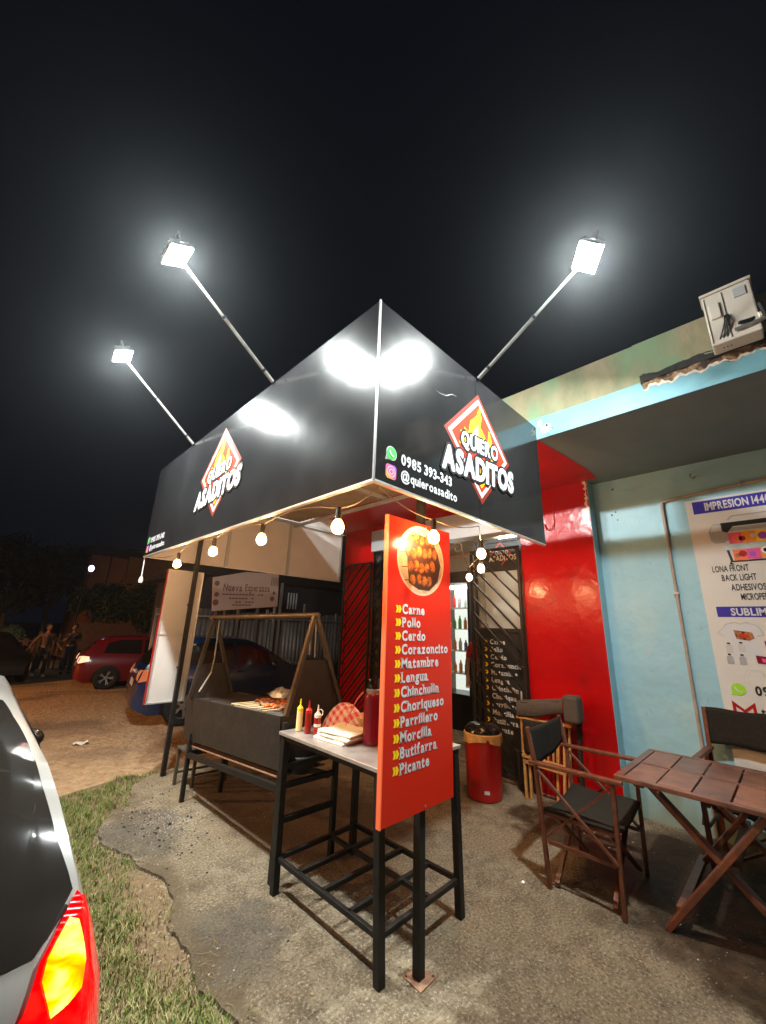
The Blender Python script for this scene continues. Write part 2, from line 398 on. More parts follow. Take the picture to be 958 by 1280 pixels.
mk('lamp_white', (.8, .5, .35), .2, emit=(1, .55, .35), estr=.7); mk('lamp_orange', (.5, .12, .05), .15, emit=(1, .35, .12), estr=.12)
mk('flood_lens', (.9, .95, 1), .2, emit=(.90, .99, 1), estr=160)
mk('flood_body', (.10, .10, .10), .5, .3)
mk('bulb', (1, .6, .3), .1, emit=(1, .36, .07), estr=3.4, alpha=.6); mk('filament', (1, .8, .5), .3, emit=(1, .56, .25), estr=1500)
mk('socket', (.03, .025, .02), .5); mk('cable', (.20, .13, .075), .6)
mk('leaf', (.035, .055, .018), .7, col2=(.07, .09, .03), scale=2); mk('bark', (.10, .07, .05), .9, bump=.02, bscale=14, col2=(.14, .10, .07), scale=9)
mk('ochre', (.50, .26, .09), .85, col2=(.44, .22, .08), scale=1.2); mk('dark_bldg', (.05, .045, .05), .9)
mk('fence_wood', (.12, .06, .04), .85, col2=(.17, .09, .06), scale=5); mk('corr', (.16, .13, .115), .5, .3, col2=(.20, .165, .14), scale=3)
mk('corr_roof', (.34, .27, .20), .6, .2, col2=(.26, .20, .145), scale=4)
mk('skin', (.28, .14, .09), .5); mk('skin_dark', (.25, .12, .07), .5); mk('hair', (.02, .015, .01), .6); mk('shirt_red', (.38, .012, .012), .8)
mk('jacket', (.16, .09, .055), .85); mk('jeans', (.03, .035, .06), .85); mk('dark_cloth', (.03, .03, .035), .85); mk('shoe', (.65, .60, .52), .6)
mk('fridge_black', (.02, .02, .02), .3); mk('fridge_in', (.75, .82, .75), .4, emit=(.85, .95, .85), estr=.55); mk('tube_light', (1, 1, 1), .3, emit=(.95, 1, .92), estr=9)
mk('added_ceil_light', (1, 1, 1), .3, emit=(1, .92, .78), estr=14)
mk('ac', (.60, .54, .46), .55, col2=(.55, .50, .43), scale=5, bump=.001, bscale=20)
mk('pipe', (.30, .235, .19), .6, col2=(.38, .31, .26), scale=12)
mk('board_pink', (.60, .36, .27), .7, col2=(.64, .40, .30), scale=2); mk('board_text', (.22, .10, .07), .7)
mk('glass', (.9, .95, .95), .04, trans=.0, alpha=.12, spec=.6)
mk('paper', (.65, .6, .52), .8)
mk('stone', (.38, .33, .26), .85, col2=(.50, .45, .38), scale=20)

def lens_mat(name, ca, cb, cc, st, sc):
    m = bpy.data.materials.new(name); m.use_nodes = True; N = m.node_tree.nodes; L = m.node_tree.links; b = N["Principled BSDF"]
    g = N.new("ShaderNodeTexCoord"); mp = N.new("ShaderNodeMapping"); mp.inputs["Rotation"].default_value = (.5, .2, .4); mp.inputs["Scale"].default_value = (3.5, 1, .8); L.new(g.outputs["Object"], mp.inputs["Vector"])
    n = N.new("ShaderNodeTexNoise"); n.inputs["Scale"].default_value = sc; n.inputs["Detail"].default_value = 3; n.inputs["Distortion"].default_value = .6; L.new(mp.outputs[0], n.inputs["Vector"])
    r = N.new("ShaderNodeValToRGB"); e = r.color_ramp.elements; e[0].position = .36; e[0].color = (*ca, 1); e[1].position = .66; e[1].color = (*cc, 1); q = e.new(.52); q.color = (*cb, 1)
    L.new(n.outputs["Fac"], r.inputs["Fac"]); L.new(r.outputs[0], b.inputs["Emission Color"]); b.inputs["Emission Strength"].default_value = st
    b.inputs["Base Color"].default_value = (*ca, 1); b.inputs["Roughness"].default_value = .12; b.inputs["Coat Weight"].default_value = 1
    w = N.new("ShaderNodeTexWave"); w.inputs["Scale"].default_value = 38; w.inputs["Distortion"].default_value = .4; L.new(g.outputs["Object"], w.inputs["Vector"])
    bp = N.new("ShaderNodeBump"); bp.inputs["Distance"].default_value = .0005; L.new(w.outputs["Fac"], bp.inputs["Height"]); L.new(bp.outputs[0], b.inputs["Normal"]); return m
M_['lamp_red'] = lens_mat('lamp_red', (.45, .0, .0), (.85, .0, .002), (1.0, .015, .008), .52, 9)
M_['lamp_yellow'] = lens_mat('lamp_yellow', (.9, .13, .0), (1.0, .42, .0), (1.0, .85, .18), 1.15, 11)
def grime_wall(m):
    N = m.node_tree.nodes; L = m.node_tree.links; b = N["Principled BSDF"]; src = b.inputs["Base Color"].links[0].from_socket
    g = N.new("ShaderNodeNewGeometry"); sp = N.new("ShaderNodeSeparateXYZ"); L.new(g.outputs["Position"], sp.inputs[0])
    n = N.new("ShaderNodeTexNoise"); n.inputs["Scale"].default_value = 4; n.inputs["Detail"].default_value = 9; mp = N.new("ShaderNodeMapping"); mp.inputs["Scale"].default_value = (1, 1, .35); L.new(g.outputs["Position"], mp.inputs[0]); L.new(mp.outputs[0], n.inputs["Vector"])
    ma = N.new("ShaderNodeMath"); ma.operation = 'MULTIPLY_ADD'; ma.inputs[1].default_value = -1.1; L.new(n.outputs["Fac"], ma.inputs[0]); ma.inputs[2].default_value = .85
    r = N.new("ShaderNodeMapRange"); r.interpolation_type = 'SMOOTHSTEP'; sb = N.new("ShaderNodeMath"); sb.operation = 'SUBTRACT'; L.new(sp.outputs["Z"], sb.inputs[0]); L.new(ma.outputs[0], sb.inputs[1])
    L.new(sb.outputs[0], r.inputs["Value"]); r.inputs["From Min"].default_value = .25; r.inputs["From Max"].default_value = -.25
    x = N.new("ShaderNodeMix"); x.data_type = 'RGBA'; L.new(r.outputs[0], x.inputs["Factor"]); L.new(src, x.inputs["A"]); x.inputs["B"].default_value = (.22, .30, .26, 1)
    n2 = N.new("ShaderNodeTexNoise"); n2.inputs["Scale"].default_value = 38; n2.inputs["Detail"].default_value = 6; L.new(mp.outputs[0], n2.inputs["Vector"])
    r2 = N.new("ShaderNodeMapRange"); r2.inputs["From Min"].default_value = .64; r2.inputs["From Max"].default_value = .70; r2.inputs["To Max"].default_value = .22; L.new(n2.outputs["Fac"], r2.inputs["Value"])
    y = N.new("ShaderNodeMix"); y.data_type = 'RGBA'; L.new(r2.outputs[0], y.inputs["Factor"]); L.new(x.outputs["Result"], y.inputs["A"]); y.inputs["B"].default_value = (.12, .20, .22, 1)
    L.new(y.outputs["Result"], b.inputs["Base Color"])
grime_wall(M_['blue_wall'])
def checker_cloth():
    m = bpy.data.materials.new("checker_cloth"); m.use_nodes = True; N = m.node_tree.nodes; L = m.node_tree.links; b = N["Principled BSDF"]
    uv = N.new("ShaderNodeTexCoord"); mp = N.new("ShaderNodeMapping"); mp.inputs["Scale"].default_value = (22, 22, 22); mp.inputs["Rotation"].default_value = (0.5, .3, .6)
    L.new(uv.outputs["Object"], mp.inputs["Vector"])
    sp = N.new("ShaderNodeSeparateXYZ"); L.new(mp.outputs[0], sp.inputs[0]); acc = []
    for ax in ("X", "Y"):
        a = N.new("ShaderNodeMath"); a.operation = 'FRACT'; L.new(sp.outputs[ax], a.inputs[0])
        g = N.new("ShaderNodeMath"); g.operation = 'GREATER_THAN'; g.inputs[1].default_value = .5; L.new(a.outputs[0], g.inputs[0]); acc.append(g)
    s = N.new("ShaderNodeMath"); s.operation = 'ADD'; L.new(acc[0].outputs[0], s.inputs[0]); L.new(acc[1].outputs[0], s.inputs[1])
    h = N.new("ShaderNodeMath"); h.operation = 'MULTIPLY'; h.inputs[1].default_value = .5; L.new(s.outputs[0], h.inputs[0])
    r = N.new("ShaderNodeValToRGB"); r.color_ramp.elements[0].color = (.85, .76, .70, 1); r.color_ramp.elements[1].color = (.75, .07, .12, 1); L.new(h.outputs[0], r.inputs[0])
    L.new(r.outputs[0], b.inputs["Base Color"]); b.inputs["Roughness"].default_value = .9
    return m
M_['checker'] = checker_cloth()

# ================================================================== THE SETTING
def smooth01(t): t = max(0, min(1, t)); return t * t * (3 - 2 * t)
def gz(x, y):
    base = -0.06 - 0.27 * smooth01((y - 8.5) / 7.5)
    return base
def hash2(x, y): return (sin(x * 12.9898 + y * 78.233) * 43758.5453) % 1.0
g = MB()
xs = [-140, -60, -25, -12] + [-6 + .5 * i for i in range(45)] + [20, 30, 60, 140]
ys = [-120, -40, -12] + [-4 + .5 * i for i in range(62)] + [30, 40, 70, 160]
nx, ny = len(xs), len(ys)
g.add([(x, y, gz(x, y) + (.012 * (hash2(x, y) - .5) if -6 <= x <= 16 and -4 <= y <= 26 else 0)) for x in xs for y in ys],
      [(i * ny + j, (i + 1) * ny + j, (i + 1) * ny + j + 1, i * ny + j + 1) for i in range(nx - 1) for j in range(ny - 1)], True)
structure(g.build('ground', M_['dirt']))

# concrete pad with a broken left edge
edge = [(1.30, -3.0), (1.24, -1), (1.20, .6), (1.26, 1.3), (1.22, 1.75), (1.25, 2.12), (1.19, 2.45), (1.25, 2.65), (1.22, 2.95), (1.32, 3.15), (1.35, 3.5), (1.27, 3.75), (1.25, 3.95),
        (1.13, 4.25), (1.16, 4.55), (1.30, 4.85), (1.52, 5.05), (1.60, 5.35), (1.78, 5.58), (2.1, 5.70), (2.7, 5.74), (3.6, 5.8), (5.19, 5.9)]
pts = []
for i in range(len(edge) - 1):
    a, b = edge[i], edge[i + 1]; n = 6
    for k in range(n):
        t = k / n; j = .013 if 0 < i < len(edge) - 3 else 0
        pts.append((a[0] + (b[0] - a[0]) * t + random.uniform(-j, j), a[1] + (b[1] - a[1]) * t + random.uniform(-j, j)))
pts += [(5.19, 5.9), (5.19, -3.0)]
cp = MB(); cp.prism(pts, lambda a, b: (a, b, 0.0), lambda a, b: (a, b, -.2))
structure(cp.build('concrete_pavement', M_['concrete']))
# soil strip with grass between the kerbside car and the concrete
so = MB()
sp_ = [(-.2, -.5)] + [(x_ - .0, y_) for x_, y_ in [(1.32, -.5), (1.28, 1), (1.30, 2), (1.30, 3), (1.40, 3.5), (1.30, 4.2), (1.5, 4.9), (1.66, 5.3), (1.9, 5.65), (1.7, 5.85), (1.3, 5.72), (.9, 5.6), (.4, 5.5), (-.2, 5.5)]]
so.prism(sp_, lambda a, b: (a, b, -.024), lambda a, b: (a, b, -.075))
structure(so.build('soil_strip', M_['soil']))

def in_poly(x, y, P):
    c = False; j = len(P) - 1
    for i in range(len(P)):
        if (P[i][1] > y) != (P[j][1] > y) and x < (P[j][0] - P[i][0]) * (y - P[i][1]) / (P[j][1] - P[i][1] + 1e-12) + P[i][0]: c = not c
        j = i
    return c
def leftedge(y):
    for i in range(len(edge) - 1):
        if edge[i][1] <= y <= edge[i + 1][1]:
            t = (y - edge[i][1]) / (edge[i + 1][1] - edge[i][1] + 1e-9); return edge[i][0] + (edge[i + 1][0] - edge[i][0]) * t
    return 1.9
def vnoise(x, y):
    xi, yi = math.floor(x), math.floor(y); fx, fy = x - xi, y - yi
    fx = fx * fx * (3 - 2 * fx); fy = fy * fy * (3 - 2 * fy)
    a, b, c, d = hash2(xi, yi), hash2(xi + 1, yi), hash2(xi, yi + 1), hash2(xi + 1, yi + 1)
    return a + (b - a) * fx + (c - a) * fy + (a - b - c + d) * fx * fy
# grass blades in two tones
def grass_mat(name, c1, c2):
    m = mat(name, c1, .75, col2=c2, scale=5, spec=.25); return m
GA = grass_mat('grass_green', (.085, .135, .025), (.17, .21, .05)); GB = grass_mat('grass_dry', (.27, .23, .10), (.36, .30, .15))
ga, gb = MB(), MB()
rnd = random.Random(3)
count = 0
while count < 52000:
    y = rnd.uniform(.7, 5.85) if rnd.random() < .8 else rnd.uniform(.7, 3.2); x = rnd.uniform(.25, 2.0)
    le = leftedge(y)
    over = .20 * max(0, vnoise(x * 9, y * 9) - .35)
    if x > le + over - .02: continue
    if y > 5.45 + .3 * smooth01((x - .9) / .8) + .12 * vnoise(x * 5, 3): continue
    dens = vnoise(x * 3.1 + 5, y * 2.3) * .55 + vnoise(x * 9, y * 8) * .45
    bare = smooth01((x - (le - .30)) / .22) * smooth01((3.9 - y) / .3) * smooth01((y - 2.4) / .3)
    bare = max(bare, .8 * smooth01((.72 - x) / .3) * smooth01((3.0 - y) / .6))
    if rnd.random() > (dens * 1.55 - .15) * (1 - .93 * bare): count += .25; continue
    count += 1
    h = rnd.uniform(.014, .046) * (1.15 if y > 4.6 else 1) * (.6 + dens * .7); a = rnd.uniform(0, 2 * pi); ln = rnd.uniform(.1, 1.2) * h; w = rnd.uniform(.0018, .0034)
    dx, dy = cos(a), sin(a); px_, py_ = -dy * w, dx * w
    T = gb if rnd.random() < (.20 + .35 * bare + .45 * max(0, vnoise(x * 2.4, y * 1.7 + 9) - .35) + (.12 if y < 3.4 else 0)) else ga
    z0 = -.026
    p0 = (x - px_, y - py_, z0); p1 = (x + px_, y + py_, z0); mx_, my_ = x + dx * ln * .4, y + dy * ln * .4
    p2 = (mx_ + px_ * .8, my_ + py_ * .8, z0 + h * .6); p3 = (mx_ - px_ * .8, my_ - py_ * .8, z0 + h * .6); p4 = (x + dx * ln, y + dy * ln, z0 + h)
    o = len(T.v); T.v += [p0, p1, p2, p3, p4]; T.f += [(o, o + 1, o + 2, o + 3), (o + 3, o + 2, o + 4)]; T.sm += [False, False]
o = ga.build('grass', GA, kind='stuff'); tag(o, 'short green grass growing along the broken concrete edge beside the pale car', 'grass')
o = gb.build('dry_grass', GB, kind='stuff'); tag(o, 'straw coloured dead grass blades mixed in the roadside strip', 'grass')
tw = MB()
for i in range(260):
    y = rnd.uniform(.9, 5.6); x = leftedge(y) + rnd.gauss(-.12, .22)
    if x < .35: continue
    z = -.02 if x < leftedge(y) else .004; a = rnd.uniform(0, 6.28); l = rnd.uniform(.02, .09) * (1 if rnd.random() < .9 else 1.8)
    tw.tube([(x, y, z), (x + l * .5 * cos(a), y + l * .5 * sin(a), z + .004), (x + l * cos(a + .3), y + l * sin(a + .3), z + .002)], .0012, 4)
for i in range(340):
    y = rnd.uniform(.9, 5.6); x = leftedge(y) + rnd.gauss(-.2, .25)
    if x < .35: continue
    z = .003 if x > leftedge(y) else rnd.uniform(-.035, -.01); a = rnd.uniform(0, 6.28); l = rnd.uniform(.007, .016); c_, s_ = cos(a), sin(a)
    tw.add([(x - l * c_, y - l * s_, z), (x - l * .5 * s_, y + l * .5 * c_, z + .004), (x + l * c_, y + l * s_, z + .002), (x + l * .5 * s_, y - l * .5 * c_, z)], [(0, 1, 2, 3)])
tag(tw.build('dry_twigs', mat('twig', (.34, .25, .13), .85, col2=(.24, .15, .07), scale=12), kind='stuff'), 'dry twigs and small dead leaves scattered along the grass and paving edge', 'twigs')
# pebbles, chips and ash on the concrete
pb = MB(); ash = MB(); coal = MB()
def chip(T, x, y, r, z=0.0):
    n = rnd.choice((4, 5)); a0 = rnd.uniform(0, 6); hh = r * rnd.uniform(.25, .6)
    b = [(x + r * rnd.uniform(.6, 1) * cos(a0 + 2 * pi * k / n), y + r * rnd.uniform(.6, 1) * sin(a0 + 2 * pi * k / n), z + .0005) for k in range(n)]
    t = [(x + (p[0] - x) * .6, y + (p[1] - y) * .6, z + hh) for p in b]
    T.add(b + t, [tuple(range(n, 2 * n))] + [(k, (k + 1) % n, (k + 1) % n + n, k + n) for k in range(n)])
for i in range(5200):
    y = rnd.uniform(.3, 5.8); x = rnd.uniform(1.2, 5.0)
    if x < leftedge(y) + .03: continue
    chip(pb, x, y, rnd.uniform(.0018, .0045) * (1 if rnd.random() < .95 else 2.2))
for i in range(620):
    x, y = rnd.gauss(1.68, .15), rnd.gauss(4.25, .24)
    if x < leftedge(y) + .03: continue
    chip(ash, x, y, rnd.uniform(.002, .008))
for i in range(230):
    x, y = rnd.gauss(1.58, .25), rnd.gauss(4.5, .6)
    if x < leftedge(y): continue
    chip(coal, x, y, rnd.uniform(.004, .014) * (1 if rnd.random() < .92 else 1.8))
SL = MB()
for i in range(420):
    y = rnd.uniform(1.8, 4.6); x = leftedge(y) - rnd.uniform(-.03, .15) * rnd.random(); chip(SL, x, y, rnd.uniform(.004, .016) * (1.6 if rnd.random() < .06 else 1), -.025)
for i in range(160):
    y = rnd.uniform(.9, 5.4); x = leftedge(y) + rnd.gauss(0, .05); chip(SL, x, y, rnd.uniform(.003, .009), 0)
tag(SL.build('rubble', mat('rubble', (.22, .16, .10), .9, col2=(.32, .25, .17), scale=14), kind='stuff'), 'brown broken rubble and soil crumbs along the paving edge', 'rubble')
tag(pb.build('gravel', M_['stone'], kind='stuff'), 'pale grit and small stones scattered over the concrete', 'gravel')
tag(ash.build('ash', mat('ash', (.42, .39, .34), .9), kind='stuff'), 'pale ash spilled in front of the charcoal grill', 'ash')
tag(coal.build('charcoal', M_['char'], kind='stuff'), 'black charcoal crumbs spilled in front of the grill', 'charcoal')
# steel foot bits: road litter
pp = MB(); pp.grid(lambda u, v: (1.42 + .2 * u, 7.7 + .13 * v, gz(0, 7.7) + .02 + .02 * sin(u * 9 + v * 5)), 6, 5)
tag(pp.build('paper_scrap', M_['paper']), 'crumpled scrap of paper lying on the dirt beyond the grass', 'litter')
for (x, y), r, l in (((3.98, 2.96), .014, 'whitish crumb of litter on the concrete right of the red menu board'), ((3.23, 1.71), .018, 'white pebble lying in front of the near folding chair'), ((2.2, 2.05), .015, 'white crumb on the concrete under the shelf of the serving table')):
    m = MB(); m.ball((x, y, r * .45), r, 8, (1, .7, .5)); tag(m.build('pebble' if 'pebble' in l else 'crumb', M_['white']), l, 'litter')

# ---------------------------------------------------------------- shop building
B = thing('shop_building', 'single storey shop with blue and red front wall and overhanging flat roof', 'building', (5.19, 3, 0))
ZS, XF, XB, XR = 3.58, 3.55, 5.19, 5.0          # soffit height, slab front, blue wall, red wall
YD = 1.50                                        # corner of red wall
m = MB(); m.box((XB, -4, -.3), (XB + .15, YD + .05, ZS + .2)); m.build('blue_wall', M_['blue_wall'], B)
m = MB(); m.box((XR, YD, -.3), (XB - .003, 2.41, ZS)); m.box((XR, 5.27, -.3), (XB, 6.12, ZS)); m.box((XR, 2.41, 3.46), (XB, 5.27, ZS)); m.build('red_wall', M_['red_wall'], B, bevel=.004)
m = MB(); m.box((XR + .0, YD - .004, -.2), (XB - .003, YD - .001, ZS - .002)); m.build('return_wall', M_['blue_wall'], B)
# peeling plaster on the corner
m = MB(); rr = random.Random(5); n = 16
L0 = [(XR - .0035, YD + .0 + rr.uniform(.0, .02), 3.20 + .025 * k) for k in range(n)]; R0 = [(XR - .0035, YD + rr.uniform(.02, .055), 3.20 + .025 * k) for k in range(n)]
m.add(L0 + R0, [(k, k + 1, n + k + 1, n + k) for k in range(n - 1)]); m.build('bare_plaster', M_['plaster'], B)
m = MB(); m.box((XR - .10, 2.43, 3.07), (XR + .14, 5.26, 3.455)); m.build('lintel', M_['grey_paint'], B, bevel=.008)
m = MB(); m.box((XB, 1.5, -.2), (9.2, 1.62, 3.6)); m.box((XR + .19, 6.0, -.2), (9.2, 6.12, 3.6)); m.box((9.05, 1.62, -.2), (9.2, 6.0, 3.6)); m.build('side_wall', M_['cream'], B)
m = MB(); m.box((5.19, 1.62, -.2), (9.05, 6.0, .02)); m.build('shop_floor', M_['concrete'], B)
m = MB(); m.box((5.19, 1.62, 3.40), (9.05, 6.0, 3.5)); m.build('ceiling', M_['cream'], B)
# partition hiding the left half of the interior
m = MB(); m.box((7.6, 1.62, .02), (7.7, 6.0, 3.4)); m.build('back_wall', M_['cream'], B)
m = MB(); m.box((XF + .06, -4, ZS + .002), (9.3, 6.4, ZS + .22)); m.build('roof_slab', M_['soffit'], B)
# soffit paint: grey right of the painted line, red left of it
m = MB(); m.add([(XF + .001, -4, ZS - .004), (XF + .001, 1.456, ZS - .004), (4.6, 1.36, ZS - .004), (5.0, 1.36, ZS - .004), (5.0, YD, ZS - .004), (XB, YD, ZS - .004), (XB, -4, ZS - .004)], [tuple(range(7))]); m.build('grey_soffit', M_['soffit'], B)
m = MB(); m.add([(XF + .001, 1.462, ZS - .004), (4.6, 1.366, ZS - .004), (4.995, 1.366, ZS - .004), (4.995, 6.3, ZS - .004), (XF + .001, 6.3, ZS - .004)], [tuple(range(5))]); m.build('red_soffit', M_['red_paint'], B)
# front edge: painted fascia, a broken strip of bare brick right of y=.55, and the parapet above
def jag(y, s=1): return .012 * sin(y * 31 * s) + .010 * sin(y * 67 * s + 1) + .006 * sin(y * 143 * s)
m = MB()
yy = [-4 + (6.3 + 4) * i / 500 for i in range(501)]
def topz(y): return ZS + .225 + .004 * sin(y * 5) if y > .55 else ZS + .150 + jag(y)
m.add([(XF, y, ZS) for y in yy] + [(XF - (.0 if y > .55 else .0), y, topz(y)) for y in yy] + [(XF + .05, y, topz(y)) for y in yy],
      [(i, i + 1, i + 502, i + 501) for i in range(500)] + [(i + 501, i + 502, i + 1003, i + 1002) for i in range(500)])
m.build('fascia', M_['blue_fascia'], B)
m = MB(); yb = [-4 + (.55 + 4) * i / 300 for i in range(301)]
rb = random.Random(9)
m.grid(lambda u, v: (XF + .004 + .022 * vnoise((-4 + 4.55 * u) * 16, v * 7), -4 + 4.55 * u, ZS + .13 + .105 * v + .012 * vnoise(u * 90, v * 3)), 420, 8)
m.build('broken_edge', M_['broken'], B)
m = MB(); m.grid(lambda u, v: (XF - .004 + .012 * vnoise(u * 150, v * 3 + 8), -4 + 4.55 * u, ZS + .228 + (.055 + .022 * vnoise(u * 110, 4)) * v), 420, 4); m.build('broken_edge', M_['char'], B)  # recess shade put in as a near-black strip above the broken brick
m = MB(); m.grid(lambda u, v: (XF + .004 + .008 * vnoise(u * 300, v * 3), -4 + 4.55 * u, topz(-4 + 4.55 * u) - .002 + (.022 + .018 * vnoise(u * 160, 1)) * v), 420, 3); m.build('plaster_lip', M_['plaster'], B)
m = MB()
m.grid(lambda u, v: (XF + .0 + .02 * v, -4 + 4.57 * u, ZS + .265 + .03 * vnoise(u * 60, 2) * (1 - v) + .355 * v), 200, 4)
m.grid(lambda u, v: (XF + .01 + .02 * v, .55 + 5.75 * u, ZS + .225 + .395 * v), 60, 4)
m.box((XF + .032, -4, ZS + .23), (XF + .19, 6.3, ZS + .619)); m.build('parapet', M_['parapet'], B)
# chipped patch at left end of the fascia and drilled holes in the blue wall
for (y, z, r) in ((1.36, 3.70, .014), (1.33, 3.665, .008), (1.31, 3.655, .006)):
    m = MB(); m.lathe([(.0001, 0), (r, 0)], n=10, M=Matrix.Translation((XF - .003, y, z)) @ Matrix.Rotation(pi / 2, 4, 'Y')); m.build('drilled_hole', M_['seal'], B)
m = MB(); P = circle(1.37, 3.67, .055, 14, .05); P = [(a + rb.uniform(-.012, .012), b + rb.uniform(-.012, .012)) for a, b in P]
m.add([(XF - .002, a, b) for a, b in P], [tuple(range(len(P)))]); m.build('chipped_paint', mat('chip', (.55, .60, .55), .8, col2=(.30, .42, .40), scale=40), B)
m = MB(); P = [(1.44, 3.77), (1.455, 3.72), (1.425, 3.70), (1.40, 3.74), (1.41, 3.78)]; m.add([(XF - .003, a, b) for a, b in P], [tuple(range(5))]); m.build('chipped_paint', mat('chip_red', (.62, .30, .30), .8), B)
for (y, z, r) in ((1.33, 3.46, .012), (1.375, 3.14, .012), (1.33, 3.17, .010), (1.32, 3.07, .008)):
    m = MB(); m.lathe([(.0001, 0), (r, 0)], n=10, M=Matrix.Translation((XB - .003, y - .06, z)) @ Matrix.Rotation(pi / 2, 4, 'Y')); m.build('drilled_hole', M_['seal'], B)
m = MB(); m.tube([(XB - .001, .50, 3.46), (XB - .05, .50, 3.45), (XB - .055, .50, 3.41), (XB - .04, .48, 3.39), (XB - .03, .46, 3.42)], .005, 6); m.build('wall_hook', M_['rust'], B)
m = MB(); m.tube([(XR - .002, 1.93, 3.38), (XR - .004, 1.93, 3.10), (XR - .03, 1.96, 3.03), (XR - .03, 2.03, 3.02), (XR - .01, 2.06, 3.10)], .008, 7); m.build('wire_hook', M_['red_paint'], B)
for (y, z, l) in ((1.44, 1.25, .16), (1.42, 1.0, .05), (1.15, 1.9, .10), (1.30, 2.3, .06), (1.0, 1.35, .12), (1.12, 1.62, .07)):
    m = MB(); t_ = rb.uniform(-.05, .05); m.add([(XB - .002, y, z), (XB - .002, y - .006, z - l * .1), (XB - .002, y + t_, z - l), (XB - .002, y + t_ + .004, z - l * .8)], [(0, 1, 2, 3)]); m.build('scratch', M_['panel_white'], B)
# ceiling light added to brighten the shop interior
m = MB(); m.box((6.4, 2.3, 3.33), (6.55, 3.5, 3.40)); m.build('added_ceiling_light', M_['added_ceil_light'], B)

# ---- folding gates: every bar an object
def gate_leaf(name, y0, y1, z0, z1, rising, x=XR - .06, step=.215, label=None):
    """leaf in the plane x; diagonals at 45 degrees; rising=True: bars climb towards -y (to the right)"""
    gfr = MB()
    for y in (y0, y1): gfr.bar((x, y, z0), (x, y, z1), .035)
    for z in (z0 + .02, z1 - .02): gfr.bar((x, y0, z), (x, y1, z), .035)
    fr = gfr.build(name, M_['black_metal'], B, bevel=.003, label=label)
    w = y1 - y0; z = z0 - w
    while z < z1:
        a = (y1, z) if rising else (y1, z + w); b = (y0, z + w) if rising else (y0, z)
        # clip to z0..z1
        (ya, za), (yb_, zb_) = a, b
        if za > zb_: (ya, za), (yb_, zb_) = (yb_, zb_), (ya, za)
        if zb_ > z0 + .05 and za < z1 - .05:
            t0 = max(0, (z0 + .02 - za) / (zb_ - za)); t1 = min(1, (z1 - .02 - za) / (zb_ - za))
            if t1 - t0 > .03:
                p = (x, ya + (yb_ - ya) * t0, za + (zb_ - za) * t0); q = (x, ya + (yb_ - ya) * t1, za + (zb_ - za) * t1)
                bb = MB(); bb.bar(p, q, .022, .028, up=(1, 0, 0)); bb.build('bar', M_['black_metal'], fr)
        z += step
    return fr
gate_leaf('gate_leaf', 2.43, 3.15, .06, 2.86, False)
gl = gate_leaf('gate_leaf', 5.29, 6.03, .06, 2.90, True)
# scissor gate folded at left of the doorway
sg = MB(); xg = XR - .02
for y in (4.84, 5.04, 5.24): sg.bar((xg, y, .05), (xg, y, 3.4), .032)
sgo = sg.build('scissor_gate', M_['black_metal'], B)
for z in [.15 + .2 * k for k in range(16)]:
    for ya, yb_ in ((4.84, 5.04), (5.04, 5.24)):
        t = MB(); t.bar((xg - .01, ya, z), (xg - .01, yb_, z + .2), .014, .018, up=(1, 0, 0)); t.build('bar', M_['black_metal'], sgo)
        t = MB(); t.bar((xg + .01, ya, z + .2), (xg + .01, yb_, z), .014, .018, up=(1, 0, 0)); t.build('bar', M_['black_metal'], sgo)
m = MB(); m.box((XR + .03, 4.80, .05), (XR + .06, 5.27, 3.06)); m.build('unlit_gap_sheet', M_['darkroom'], B)  # near-black sheet standing for the unlit interior behind the scissor gate
m = MB(); m.box((XR + .02, 4.0, .02), (XR + .07, 4.8, 3.06)); m.build('dark_side_sheet', M_['darkroom'], B)  # another near-black sheet across the doorway opening
# transom ironwork over the open doorway
tr = MB(); tr.bar((XR, 3.17, 2.82), (XR, 4.6, 2.82), .03); tro = tr.build('transom_bar', M_['rust'], B)
for cy_ in (3.42, 3.64, 3.86):
    t = MB(); t.tube([(XR, cy_ + .10 * cos(a) * (1 - a / 14), 2.95 + .09 * sin(a) * (1 - a / 14)) for a in [.5 * k for k in range(16)]], .006, 6, cap=False); t.build('scroll', M_['rust'], tro)
# glass door leaf printed with the menu
D = XR + .12; yl, yr = 3.18, 2.46
m = MB(); m.bar((D, yl, .05), (D, yl, 3.02), .045); m.bar((D, yr, .05), (D, yr, 3.02), .045); m.bar((D, yl, 3.0), (D, yr, 3.0), .045); m.bar((D, yl, .08), (D, yr, .08), .05); m.bar((D, yl, 1.76), (D, yr, 1.76), .05)
gd = m.build('glass_door', M_['print_black'], B)
m = MB(); m.box((D, yr, 1.76), (D + .008, yl, 3.0)); m.build('pane', M_['glass'], gd)
m = MB(); m.box((D, yr, .08), (D + .008, yl, 1.76)); m.build('printed_panel', M_['print_black'], gd)
m = MB(); m.box((D - .004, yr, 2.56), (D - .001, yl, 3.0)); m.build('printed_panel', M_['print_black'], gd)
OP = (D - .006, 0, 0); UU, VV, NN = (0, -1, 0), (0, 0, 1), (-1, 0, 0)
polyline_flat([(-2.78, 2.97), (-2.93, 2.80), (-2.78, 2.63), (-2.63, 2.80)], .018, OP, UU, VV, NN, .002, 'printed_logo', M_['logo_red'], gd, closed=True)
lettering('QUIERO', (D - .006, 2.86, 2.80), UU, VV, NN, .2, .05, M_['print_white'], gd, bold=.02, name='printed_logo')
lettering('ASADITOS', (D - .006, 2.96, 2.71), UU, VV, NN, .42, .075, M_['print_white'], gd, bold=.03, name='printed_logo')
